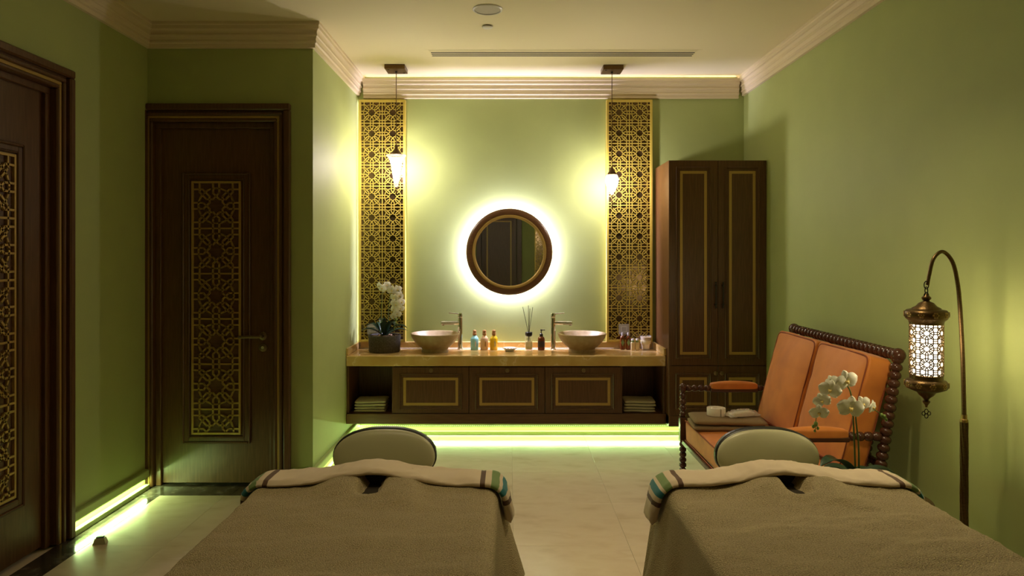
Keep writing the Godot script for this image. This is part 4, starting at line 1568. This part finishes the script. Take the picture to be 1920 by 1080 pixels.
func fold(k: int, cx: float) -> void:
	# the top sheet turned back over the blanket's head end; its striped hems hang over both sides
	var hw := 0.412
	var r := 0.05
	var drop: float = [0.072, 0.078][k]
	var s_flat := hw - r
	var arc := r * PI / 2
	var s_max := s_flat + arc + drop
	var nu := 100
	var fn := FastNoiseLite.new()
	fn.seed = 40 + k
	fn.frequency = 1.0
	var rings := []
	var uvs := []
	var prof := []
	# flattened loop, front lip rounded: (z, y) around
	for i in 22:
		var a := TAU * i / 22.0
		var ca := cos(a)
		var sa := sin(a)
		prof.append(Vector2(signf(ca) * pow(absf(ca), 0.55) * 0.5, signf(sa) * pow(absf(sa), 0.8) * 0.5))
	for a in nu + 1:
		var s := lerpf(-s_max, s_max, float(a) / nu)
		var side := signf(s)
		var q := absf(s)
		var x := s
		var y := 0.750
		var nrm := Vector3.UP
		if q > s_flat and q <= s_flat + arc:
			var t := (q - s_flat) / r
			x = side * (s_flat + r * sin(t))
			y -= r * (1 - cos(t))
			nrm = Vector3(side * sin(t), cos(t), 0)
		elif q > s_flat + arc:
			var down := q - s_flat - arc
			x = side * (hw + down * 0.18)
			y -= r + down
			nrm = Vector3(side, 0.25, 0).normalized()
		var hump := exp(-pow((s + 0.01) / 0.17, 2.0))
		y += hump * 0.034
		var depth := 0.150 + 0.02 * fn.get_noise_1d(s * 4.0) - 0.012 * hump
		var zc := -2.268 - 0.010 * hump + 0.010 * fn.get_noise_1d(s * 3.0 + 40.0)
		var thick := 0.022 + 0.006 * fn.get_noise_1d(s * 7.0 + 9.0)
		if q > s_flat + arc * 0.5:
			var w := clampf((q - s_flat - arc * 0.5) / 0.10, 0.0, 1.0)
			depth *= 1.0 - 0.45 * w
			zc += 0.012 * w
			thick += 0.012 * w
		var end := clampf((s_max - q) / 0.012, 0.0, 1.0)
		var ring := []
		for p in prof:
			var v: float = p.y * thick * sqrt(end * (2.0 - end) + 0.02) + thick * 0.5
			v += (0.007 * fn.get_noise_2d(s * 7.0, p.x * 5.0) + 0.003 * fn.get_noise_2d(s * 22.0, p.x * 11.0 + 20.0)) * (1.0 if p.y > 0 else 0.25)
			# the far part follows the mound down a little
			ring.append(Vector3(x, y, zc) + nrm * v + Vector3(0, 0, p.x * depth))
		rings.append(ring)
		uvs.append(float(a) / nu)
	var st := mb()
	st.set_smooth_group(3)
	var n := prof.size()
	for a in nu:
		for i in n:
			var i1 := (i + 1) % n
			for c in [[a, i], [a + 1, i], [a + 1, i1], [a, i], [a + 1, i1], [a, i1]]:
				st.set_uv(Vector2(uvs[c[0]], 0.5))
				st.add_vertex(rings[c[0]][c[1]])
	for e in [0, nu]:
		var mid := Vector3.ZERO
		for v in rings[e]:
			mid += v / n
		for i in n:
			var i1 := (i + 1) % n
			st.set_uv(Vector2(uvs[e], 0.5))
			if e == 0:
				tri(st, mid, rings[e][i1], rings[e][i])
			else:
				tri(st, mid, rings[e][i], rings[e][i1])
	var o := obj(st, "folded_sheet", "cotton", self)
	o.position = Vector3(cx, 0, 0)
	tag(o, ["turned back taupe sheet with striped hems on the table beside the doors", "turned back taupe sheet with striped hems on the table beside the lantern lamp"][k], "sheet", "turned back sheets on the massage tables")


func build_stools() -> void:
	for k in 2:
		var cx: float = [-0.513, 1.060][k]
		var t := thing("stool", ["swivel stool with a cream padded backrest near the lit side wall", "swivel stool with a cream padded backrest beside the orange loveseat"][k], "stool", Vector3(cx, 0, -2.60), 0.0, "stools at the heads of the massage tables")
		var st := mb()
		lathe(st, [Vector2(0, 0.40), Vector2(0.16, 0.40), Vector2(0.175, 0.41), Vector2(0.180, 0.435), Vector2(0.170, 0.46), Vector2(0.12, 0.47), Vector2(0, 0.472)], 40)
		obj(st, "seat", "leather_cream", t)
		st = mb()
		tube(st, [Vector3(0, 0.08, 0), Vector3(0, 0.40, 0)], 0.022, 16)
		obj(st, "column", "chrome", t)
		st = mb()
		tube(st, curve([Vector3(0, 0.39, -0.05), Vector3(0, 0.392, -0.20), Vector3(0, 0.43, -0.245), Vector3(0, 0.60, -0.235)], 5), 0.012, 10)
		obj(st, "back_bracket", "dark_metal", t)
		# the backrest: a curved bean-shaped pad in a dark shell
		for part in 2:
			st = mb()
			var ex: float = [0.214, 0.208][part]
			var ey: float = [0.112, 0.106][part]
			var z_in: float = [-0.020, 0.0][part]
			var th: float = [0.022, 0.034][part]
			var rows := 12
			var cols := 48
			var rings := []
			for a in rows + 1:
				var u := float(a) / rows
				var ring := []
				for c in cols:
					var an := TAU * c / cols
					var ca := cos(an)
					var sa := sin(an)
					# flattish underside, domed top
					var ry := ey if sa > 0 else ey * 0.86
					var px := signf(ca) * pow(absf(ca), 0.82) * ex
					var py := signf(sa) * pow(absf(sa), 0.90) * ry
					var f := sin(u * PI / 2)
					var z := th * sqrt(maxf(0.0, 1.0 - f * f)) if part == 1 else th * pow(maxf(0.0, 1.0 - pow(f, 6.0)), 0.4)
					var x := px * f
					ring.append(Vector3(x, 0.675 + py * f, -0.215 + z_in + z + x * x * 0.55 - py * f * 0.12))
				rings.append(ring)
			st.set_smooth_group(2)
			for a in rows:
				for c in cols:
					var c1 := (c + 1) % cols
					if a == 0:
						tri(st, rings[1][c], rings[1][c1], rings[0][0])
					else:
						quad(st, rings[a][c1], rings[a][c], rings[a + 1][c], rings[a + 1][c1])
			# plain rear face
			var back := []
			for c in cols:
				back.append(rings[rows][c] + Vector3(0, 0, -0.016))
			st.set_smooth_group(-1)
			for c in cols:
				var c1 := (c + 1) % cols
				quad(st, rings[rows][c1], rings[rows][c], back[c], back[c1])
				tri(st, back[c1], back[c], Vector3(0, 0.675, -0.215 + z_in - 0.018))
			obj(st, ["back_shell", "back_pad"][part], ["leather_black", "leather_cream"][part], t)
		for j in 5:
			var an := TAU * j / 5 + 0.3
			var d := Vector3(cos(an), 0, sin(an))
			st = mb()
			tube(st, [Vector3(0, 0.095, 0), d * 0.12 + Vector3(0, 0.088, 0), d * 0.225 + Vector3(0, 0.066, 0)], 0.016, 10, 0.010)
			obj(st, "foot", "chrome", t)
			st = mb()
			ball(st, d * 0.225 + Vector3(0, 0.026, 0), Vector3(0.026, 0.026, 0.018), 14, Basis(Vector3.UP, -an + PI / 2))
			tube(st, [d * 0.225 + Vector3(0, 0.03, 0), d * 0.225 + Vector3(0, 0.068, 0)], 0.006, 8)
			obj(st, "caster", "rubber", t)


# ------------------------------------------------------------------ loveseat

func build_loveseat() -> void:
	var zn := -3.235
	var zf := -4.415
	var t := thing("loveseat", "orange velvet loveseat with a dark spool turned wood frame", "loveseat", Vector3(1.45, 0, -3.825))
	var o := -t.position
	var rake := func(y: float) -> float: return 1.680 + 0.158 * y
	var st := mb()
	for z in [zn, zf]:
		st = mb()
		bobbin(st, Vector3(1.122, 0.0, z) + o, Vector3(1.122, 0.30, z) + o, 0.0235, 0.033)
		box(st, Vector3(1.100, 0.30, z - 0.022) + o, Vector3(1.144, 0.46, z + 0.022) + o, 0.003)
		bobbin(st, Vector3(1.122, 0.46, z) + o, Vector3(1.122, 0.655, z) + o, 0.0235, 0.036)
		ball(st, Vector3(1.122, 0.652, z) + o, Vector3.ONE * 0.026, 14)
		obj(st, "front_post", "turned_wood", t)
		st = mb()
		bobbin(st, Vector3(rake.call(0.0), 0.0, z) + o, Vector3(rake.call(1.03), 1.03, z) + o, 0.0275, 0.0385)
		ball(st, Vector3(rake.call(1.03), 1.03, z) + o, Vector3.ONE * 0.034, 16)
		obj(st, "back_post", "turned_wood", t)
		st = mb()
		bobbin(st, Vector3(1.140, 0.645, z) + o, Vector3(1.300, 0.645, z) + o, 0.0225, 0.040)
		bobbin(st, Vector3(1.600, 0.645, z) + o, Vector3(rake.call(0.645) - 0.02, 0.645, z) + o, 0.0225, 0.040)
		box(st, Vector3(1.295, 0.622, z - 0.026) + o, Vector3(1.605, 0.648, z + 0.026) + o, 0.006)
		var arm := obj(st, "arm_rail", "turned_wood", t)
		st = mb()
		cushion(st, Vector3(0.31, 0.052, 0.040), 0.014, 0.0, Transform3D(Basis(Vector3.RIGHT, -PI / 2), Vector3(1.450, 0.660, z) + o), 10, 3)
		obj(st, "arm_pad", "velvet", arm)
		# side rail under the seat
		st = mb()
		box(st, Vector3(1.14, 0.292, z - 0.015) + o, Vector3(1.71, 0.325, z + 0.015) + o, 0.004)
		obj(st, "side_rail", "turned_wood", t)
	st = mb()
	bobbin(st, Vector3(rake.call(1.03), 1.03, zn - 0.02) + o, Vector3(rake.call(1.03), 1.03, zf + 0.02) + o, 0.0285, 0.0425)
	obj(st, "top_rail", "turned_wood", t)
	st = mb()
	bobbin(st, Vector3(rake.call(0.50) + 0.02, 0.50, zn) + o, Vector3(rake.call(0.50) + 0.02, 0.50, zf) + o, 0.020, 0.036)
	obj(st, "lower_back_rail", "turned_wood", t)
	for k in 6:
		var z := lerpf(zn - 0.125, zf + 0.125, k / 5.0)
		st = mb()
		bobbin(st, Vector3(rake.call(0.32), 0.32, z) + o, Vector3(rake.call(1.01), 1.01, z) + o, 0.0175, 0.0315, 10)
		obj(st, "spindle", "turned_wood", t)
	st = mb()
	box(st, Vector3(1.108, 0.290, zf + 0.02) + o, Vector3(1.140, 0.322, zn - 0.02) + o, 0.004)
	obj(st, "front_rail", "turned_wood", t)
	st = mb()
	box(st, Vector3(1.680, 0.290, zf + 0.02) + o, Vector3(1.720, 0.325, zn - 0.02) + o, 0.004)
	obj(st, "rear_rail", "turned_wood", t)
	# seat cushion
	st = mb()
	cushion(st, Vector3(0.56, zn - zf - 0.060, 0.130), 0.008, 0.004, Transform3D(Basis(Vector3.RIGHT, -PI / 2), Vector3(1.396, 0.388, -3.825) + o), 16, 5, 16.0)
	var sc := obj(st, "seat_cushion", "velvet", t)
	st = mb()
	for y in [0.450, 0.326]:
		tube(st, [Vector3(1.122, y, zf + 0.062) + o, Vector3(1.120, y, -3.825) + o, Vector3(1.122, y, zn - 0.062) + o], 0.004, 8)
	obj(st, "piping", "velvet_piping", sc)
	# two back cushions lean on the spindles; local x along the seat, y up the back, z out of the back
	for k in 2:
		var zc: float = [-4.115, -3.545][k]
		var w := 0.555
		var ang := atan2(0.150, 0.57)
		var up := Vector3(sin(ang), cos(ang), 0)
		var out := Vector3(-cos(ang), sin(ang), 0)
		var bs := Basis(up.cross(out), up, out)
		var mid := Vector3(1.715, 0.735, zc) + o
		st = mb()
		cushion(st, Vector3(w, 0.575, 0.115), 0.046, 0.010, Transform3D(bs, mid), 18, 7 + k, 16.0)
		var bc := obj(st, "back_cushion", "velvet", t)
		st = mb()
		for d in [0.0562, -0.0562]:
			var loop := []
			for i in 49:
				var a := TAU * i / 48.0
				var cx := signf(cos(a)) * pow(absf(cos(a)), 0.16) * w * 0.482
				var cy := signf(sin(a)) * pow(absf(sin(a)), 0.16) * 0.575 * 0.482
				loop.append(mid + bs * Vector3(cx * (1.0 - 0.03 * (1.0 - pow(cy / 0.2875, 2.0))), cy, d))
			tube(st, loop, 0.0042, 7)
		obj(st, "piping", "velvet_piping", bc)
	# what lies on the seat
	var tw := thing("folded_towel", "brown folded terry towel lying on the loveseat seat", "towel", Vector3(1.325, 0.4545, -4.165), -0.12)
	st = mb()
	towel(st, 0.43, 0.27, 1, 0.070, 9)
	obj(st, "cloth", "terry_brown", tw)
	var ro := thing("rolled_strap", "small cream rolled cotton band on the brown folded towel", "roll", Vector3(1.262, 0.527, -4.175))
	st = mb()
	var spiral := []
	for i in 61:
		var a := TAU * i / 60.0 * 4.2
		var rr := 0.010 + 0.0105 * a / TAU
		spiral.append(Vector2(cos(a) * rr, sin(a) * rr * 0.85))
	st.set_smooth_group(4)
	for i in 60:
		var a: Vector2 = spiral[i]
		var b: Vector2 = spiral[i + 1]
		var a2 := a * (1.0 + 0.0068 / a.length())
		var b2 := b * (1.0 + 0.0068 / b.length())
		var y0 := 0.0
		var y1 := 0.046
		_strip(st, a, b, a2, b2, y0, y1)
	obj(st, "band", "white_cloth", ro)
	var pk := thing("plastic_packet", "crumpled clear plastic packet on the brown folded towel", "packet", Vector3(1.415, 0.530, -4.150), 0.28)
	st = mb()
	var fn := FastNoiseLite.new()
	fn.seed = 4
	fn.frequency = 22.0
	var g := []
	for i in 19:
		var row := []
		for j in 13:
			var u := i / 9.0 - 1.0
			var v := j / 6.0 - 1.0
			var h := 0.034 * pow(maxf(0.0, 1.0 - pow(absf(v), 2.2)) * maxf(0.0, 1.0 - pow(absf(u), 3.0)), 0.7)
			h += fn.get_noise_2d(u * 0.2, v * 0.2) * 0.010
			row.append(Vector3(v * 0.045, maxf(0.002, h + 0.003), u * 0.105).rotated(Vector3.UP, PI / 2))
		g.append(row)
	var gt := []
	for j in 13:
		var row := []
		for i in 19:
			row.append(g[i][j])
		gt.append(row)
	sheet(st, gt, 0.0015)
	obj(st, "film", "plastic_film", pk)
	st = mb()
	cushion(st, Vector3(0.150, 0.060, 0.020), 0.006, 0.004, Transform3D(Basis(Vector3.RIGHT, -PI / 2), Vector3(0, 0.012, 0)), 8, 2)
	obj(st, "slippers", "white_cloth", pk)


func _strip(st: SurfaceTool, a: Vector2, b: Vector2, a2: Vector2, b2: Vector2, y0: float, y1: float) -> void:
	quad(st, Vector3(a.x, y1, a.y), Vector3(b.x, y1, b.y), Vector3(b2.x, y1, b2.y), Vector3(a2.x, y1, a2.y))
	quad(st, Vector3(b2.x, y0, b2.y), Vector3(a2.x, y0, a2.y), Vector3(a2.x, y1, a2.y), Vector3(b2.x, y1, b2.y))
	quad(st, Vector3(a.x, y0, a.y), Vector3(b.x, y0, b.y), Vector3(b.x, y1, b.y), Vector3(a.x, y1, a.y))


func towel(st: SurfaceTool, w: float, d: float, folds: int, th: float, seed_: int) -> void:
	# a towel folded zig-zag: each fold is a soft double layer with a rounded front edge
	var fn := FastNoiseLite.new()
	fn.seed = seed_
	fn.frequency = 3.0
	for k in folds:
		for half in 2:
			var y0 := (k * 2 + half) * th / 2
			var hw := w / 2 * (1.0 - 0.02 * ((k + half) % 2))
			var hd := d / 2 * (1.0 - 0.03 * half)
			var ring_n := 14
			var rings := []
			var n := 20
			for a in n + 1:
				var x := lerpf(-hw, hw, float(a) / n)
				var ring := []
				for i in ring_n:
					var an := TAU * i / ring_n
					var ca := cos(an)
					var sa := sin(an)
					var pz := signf(ca) * pow(absf(ca), 0.35) * hd
					var py := sa * th * 0.27 + th * 0.25
					var e := 1.0 - pow(absf(x) / hw, 14.0) * 0.5
					pz += fn.get_noise_2d(x * 2.0, k * 3.0 + half) * 0.008
					py = th * 0.25 + (py - th * 0.25) * e
					py += fn.get_noise_3d(x * 1.5, pz * 1.5, k * 2.0) * 0.005
					ring.append(Vector3(x, y0 + maxf(py, -0.001), pz))
				rings.append(ring)
			st.set_smooth_group(20 + k * 2 + half)
			for a in n:
				for i in ring_n:
					var i1 := (i + 1) % ring_n
					quad(st, rings[a][i1], rings[a + 1][i1], rings[a + 1][i], rings[a][i])
			for e in [0, n]:
				var mid := Vector3.ZERO
				for v in rings[e]:
					mid += v / ring_n
				for i in ring_n:
					var i1 := (i + 1) % ring_n
					if e == 0:
						tri(st, mid, rings[e][i1], rings[e][i])
					else:
						tri(st, mid, rings[e][i], rings[e][i1])
	st.set_smooth_group(-1)


# ------------------------------------------------------------------ lamp, side table, orchid

func build_lamp_corner() -> void:
	var pole := Vector3(1.812, 0, -2.72)
	var hang := Vector3(1.637 - 1.812, 0, -2.68 + 2.72)
	var t := thing("lantern_lamp", "bronze floor lamp with a pierced lantern hanging from its crook", "lamp", pole)
	var st := mb()
	lathe(st, [Vector2(0, 0), Vector2(0.125, 0), Vector2(0.130, 0.008), Vector2(0.120, 0.020), Vector2(0.060, 0.034), Vector2(0.034, 0.060), Vector2(0.022, 0.085), Vector2(0.0, 0.085)], 40)
	obj(st, "base", "bronze", t)
	st = mb()
	# the lower shaft is spirally grooved
	var seg := 48
	var hgt := 60
	st.set_smooth_group(1)
	for a in hgt:
		for b in seg:
			var v := []
			for c in [[a, b], [a, b + 1], [a + 1, b + 1], [a + 1, b]]:
				var y: float = 0.085 + c[0] * (0.840 - 0.085) / hgt
				var an: float = TAU * c[1] / seg
				var r := 0.0130 + 0.0024 * cos(8.0 * an + y * 42.0)
				v.append(Vector3(cos(an) * r, y, -sin(an) * r))
			quad(st, v[0], v[1], v[2], v[3])
	obj(st, "shaft", "bronze", t)
	st = mb()
	lathe(st, [Vector2(0.0, 0.838), Vector2(0.0145, 0.838), Vector2(0.0145, 0.848), Vector2(0.0105, 0.852), Vector2(0.0105, 0.868), Vector2(0.0, 0.868)], 24)
	obj(st, "collar", "brass_old", t)
	# crook: straight, then over to the lantern
	var ctrl := [Vector3(0, 0.86, 0), Vector3(-0.006, 1.10, 0), Vector3(-0.018, 1.30, 0.002)]
	var top_pts := [Vector3(-0.030, 1.40, 0.004), Vector3(-0.055, 1.478, 0.012), Vector3(-0.098, 1.517, 0.02), Vector3(-0.140, 1.490, 0.03), Vector3(-0.160, 1.430, 0.036), Vector3(-0.170, 1.385, 0.039)]
	ctrl.append_array(top_pts)
	st = mb()
	tube(st, curve(ctrl, 8), 0.0085, 12, 0.0065)
	obj(st, "crook", "bronze", t)
	# the lantern hangs at hang; y measured in the room
	var h := Vector3(hang.x, 0, hang.z)
	st = mb()
	for q in [[1.386, 0.0], [1.364, PI / 2], [1.342, 0.0]]:
		var loop := []
		for i in 17:
			var a := TAU * i / 16.0
			loop.append(h + Vector3(0, q[0], 0) + Vector3(cos(a) * 0.009, sin(a) * 0.015, 0).rotated(Vector3.UP, q[1]))
		tube(st, loop, 0.0022, 6)
	obj(st, "chain", "dark_metal", t)
	st = mb()
	lathe(st, [Vector2(0.058, 1.232), Vector2(0.060, 1.238), Vector2(0.062, 1.246), Vector2(0.072, 1.254), Vector2(0.077, 1.266), Vector2(0.077, 1.278), Vector2(0.070, 1.288), Vector2(0.052, 1.292), Vector2(0.050, 1.296), Vector2(0.036, 1.304), Vector2(0.026, 1.316), Vector2(0.013, 1.322), Vector2(0.011, 1.326), Vector2(0.017, 1.332), Vector2(0.017, 1.338), Vector2(0.007, 1.346), Vector2(0.004, 1.352), Vector2(0.0, 1.353)], 40, Transform3D(Basis.IDENTITY, h))
	var cap := obj(st, "cap", "bronze", t)
	for i in 10:
		st = mb()
		medallion(st, h + Vector3(0, 1.272, 0), TAU * (i + 0.3) / 10, 0.0765)
		obj(st, "medallion", "brass_old", cap)
	st = mb()
	lathe(st, [Vector2(0.0, 0.906), Vector2(0.0035, 0.906), Vector2(0.005, 0.914), Vector2(0.013, 0.926), Vector2(0.014, 0.930), Vector2(0.008, 0.935), Vector2(0.012, 0.942), Vector2(0.027, 0.955), Vector2(0.034, 0.966), Vector2(0.050, 0.972), Vector2(0.070, 0.981), Vector2(0.0755, 0.992), Vector2(0.0755, 1.004), Vector2(0.068, 1.014), Vector2(0.058, 1.018), Vector2(0.058, 1.034), Vector2(0.055, 1.036)], 40, Transform3D(Basis.IDENTITY, h))
	var bowl := obj(st, "bowl", "bronze", t)
	for i in 10:
		st = mb()
		medallion(st, h + Vector3(0, 0.998, 0), TAU * (i + 0.1) / 10, 0.075)
		obj(st, "medallion", "brass_old", bowl)
	st = mb()
	for q in [[0.0, 0.890, 0.009], [-0.011, 0.882, 0.0075], [0.011, 0.882, 0.0075], [0.0, 0.872, 0.0085]]:
		var loop := []
		for i in 13:
			var a := TAU * i / 12.0
			loop.append(h + Vector3(q[0] + cos(a) * q[2] * 0.8, q[1] + sin(a) * q[2], 0))
		tube(st, loop, 0.0018, 6)
	obj(st, "pendant_finial", "dark_metal", t)
	# pierced sleeve and the frosted glass behind it
	st = mb()
	var rc := 0.0575
	lattice(st, 0.0, 1.232, 1.036, TAU * rc / 6.0, 6, 0.0036, 0.0, 0.0022, rc, false)
	var sl := obj(st, "pierced_sleeve", "bronze", t)
	sl.position = h
	st = mb()
	lathe(st, [Vector2(0.053, 1.034), Vector2(0.0545, 1.036), Vector2(0.0545, 1.230), Vector2(0.053, 1.232)], 40, Transform3D(Basis.IDENTITY, h))
	obj(st, "lamp_glass", "lantern_glow", t)
	omni(t, h + Vector3(0, 1.160, 0), WARM, 0.30, 0.05)
	# side table
	var s := thing("side_table", "round dark wood pedestal side table under the orchid", "side table", Vector3(1.50, 0, -2.78))
	st = mb()
	lathe(st, [Vector2(0, 0.495), Vector2(0.190, 0.495), Vector2(0.200, 0.500), Vector2(0.202, 0.508), Vector2(0.198, 0.518), Vector2(0.190, 0.521), Vector2(0.0, 0.521)], 56)
	obj(st, "top", "turned_wood", s)
	st = mb()
	lathe(st, [Vector2(0.0, 0.06), Vector2(0.05, 0.06), Vector2(0.03, 0.12), Vector2(0.022, 0.20), Vector2(0.035, 0.28), Vector2(0.022, 0.36), Vector2(0.028, 0.45), Vector2(0.06, 0.495)], 28)
	obj(st, "pedestal", "turned_wood", s)
	for k in 3:
		var a := TAU * k / 3 + 0.5
		var d := Vector3(cos(a), 0, sin(a))
		st = mb()
		tube(st, curve([Vector3(0, 0.10, 0), d * 0.08 + Vector3(0, 0.07, 0), d * 0.16 + Vector3(0, 0.018, 0)], 5), 0.018, 10, 0.013)
		obj(st, "foot", "turned_wood", s)
	# the orchid on it
	var o := thing("potted_orchid", "white orchid with two arching sprays on the round side table", "plant", Vector3(1.405, 0.521, -2.76))
	st = mb()
	lathe(st, [Vector2(0, 0), Vector2(0.050, 0), Vector2(0.058, 0.01), Vector2(0.070, 0.095), Vector2(0.068, 0.100), Vector2(0.062, 0.098), Vector2(0.060, 0.085), Vector2(0, 0.085)], 36)
	obj(st, "pot", "porcelain", o)
	st = mb()
	lathe(st, [Vector2(0.061, 0.086), Vector2(0.03, 0.093), Vector2(0, 0.094)], 24)
	obj(st, "bark_mulch", "bark", o)
	for q in [[2.75, 0.20, 0.085, 0.034], [3.5, 0.13, 0.03, 0.032], [0.25, 0.14, 0.035, 0.034], [-0.5, 0.10, 0.02, 0.030], [1.6, 0.13, 0.04, 0.03]]:
		orchid_leaf(o, Vector3(0, 0.085, 0), q[0], q[1], q[2], q[3])
	var s1 := curve([Vector3(-0.006, 0.09, 0), Vector3(-0.010, 0.22, 0.0), Vector3(-0.018, 0.36, 0.0), Vector3(-0.030, 0.44, 0.0), Vector3(-0.070, 0.472, 0.0), Vector3(-0.120, 0.44, 0.0), Vector3(-0.155, 0.38, 0.0), Vector3(-0.165, 0.32, 0.0), Vector3(-0.168, 0.27, 0.0)], 5)
	var s2 := curve([Vector3(0.008, 0.09, 0), Vector3(0.004, 0.22, 0.005), Vector3(-0.010, 0.335, 0.01), Vector3(0.0, 0.372, 0.012), Vector3(0.040, 0.372, 0.012), Vector3(0.080, 0.350, 0.012), Vector3(0.108, 0.325, 0.012)], 5)
	for c in [s1, s2]:
		st = mb()
		tube(st, c, 0.0038, 7, 0.0016)
		obj(st, "stem", "orchid_stem", o)
	for q in [[-0.052, 0.478, 0.02, 0.046, 0.1, -0.1, 0.3], [-0.118, 0.442, 0.02, 0.042, -0.4, -0.1, -0.2], [-0.100, 0.470, 0.0, 0.030, -0.9, 0.1, 0.6], [-0.150, 0.398, 0.02, 0.034, -0.5, -0.2, 0.4], [-0.162, 0.350, 0.02, 0.036, -0.3, -0.3, 0.1], [-0.040, 0.372, 0.03, 0.050, -0.15, -0.1, -0.1], [0.010, 0.385, 0.025, 0.036, 0.25, 0.0, 0.4], [0.052, 0.372, 0.02, 0.030, 0.7, -0.1, 0.0]]:
		flower(o, Vector3(q[0], q[1], q[2]), q[3], q[4], q[5], q[6])
	for q in [[-0.166, 0.300, 0.0, 0.0085], [-0.176, 0.290, 0.0, 0.0065], [-0.158, 0.283, 0.0, 0.006], [-0.170, 0.272, 0.0, 0.005], [0.094, 0.338, 0.012, 0.007], [0.104, 0.332, 0.012, 0.008], [0.112, 0.320, 0.012, 0.006]]:
		st = mb()
		ball(st, Vector3(q[0], q[1], q[2]), Vector3(q[3], q[3] * 1.3, q[3]), 10)
		obj(st, "bud", "orchid_bud", o)


func medallion(st: SurfaceTool, c: Vector3, a: float, r: float) -> void:
	# a small pierced rosette on the rim of the lantern
	var bs := Basis(Vector3(-sin(a), 0, -cos(a)) * -1.0, Vector3.UP, Vector3(cos(a), 0, -sin(a)))
	var o := c + Vector3(cos(a), 0, -sin(a)) * r
	for k in 6:
		var t := TAU * k / 6
		ball(st, o + bs * Vector3(cos(t) * 0.008, sin(t) * 0.008, 0.0), Vector3(0.0042, 0.0042, 0.0026), 6, bs)
	ball(st, o, Vector3(0.0036, 0.0036, 0.003), 6, bs)


func build_small_things() -> void:
	# towels in the open ends of the washstand
	for k in 2:
		for j in 2:
			var at: Vector3 = [Vector3(-1.103, 0.268, -5.475), Vector3(1.030, 0.268, -5.475)][k]
			var t := thing("folded_towel", [["lower cream folded towel on the washstand shelf by the side wall", "upper cream folded towel on the washstand shelf by the side wall"], ["lower cream folded towel on the washstand shelf by the tall cabinet", "upper cream folded towel on the washstand shelf by the tall cabinet"]][k][j], "towel", at + Vector3(0.004 * j, j * 0.0475, 0.002 * j), [0.03, -0.05][k], "folded towels in the washstand")
			var st := mb()
			towel(st, 0.245, 0.22, 1, 0.045, 60 + k * 2 + j)
			obj(st, "cloth", "terry_cream", t)
	# door stop
	var d := thing("door_stop", "small wedge shaped door stop on the floor near the border", "door stop", Vector3(-2.136, 0, -3.565), 0.25)
	var st := mb()
	var lo := [Vector3(-0.031, 0, 0.022), Vector3(0.031, 0, 0.022), Vector3(0.031, 0, -0.022), Vector3(-0.031, 0, -0.022)]
	var hi := [Vector3(-0.022, 0.030, 0.014), Vector3(0.022, 0.030, 0.014), Vector3(0.022, 0.030, -0.014), Vector3(-0.022, 0.030, -0.014)]
	for k in 4:
		quad(st, lo[k], lo[(k + 1) % 4], hi[(k + 1) % 4], hi[k])
	quad(st, hi[0], hi[1], hi[2], hi[3])
	quad(st, lo[3], lo[2], lo[1], lo[0])
	obj(st, "wedge", "door_stop_wood", d)
	st = mb()
	box(st, Vector3(-0.019, 0.030, -0.011), Vector3(0.019, 0.036, 0.011), 0.003)
	obj(st, "rubber_pad", "orchid_leaf", d)
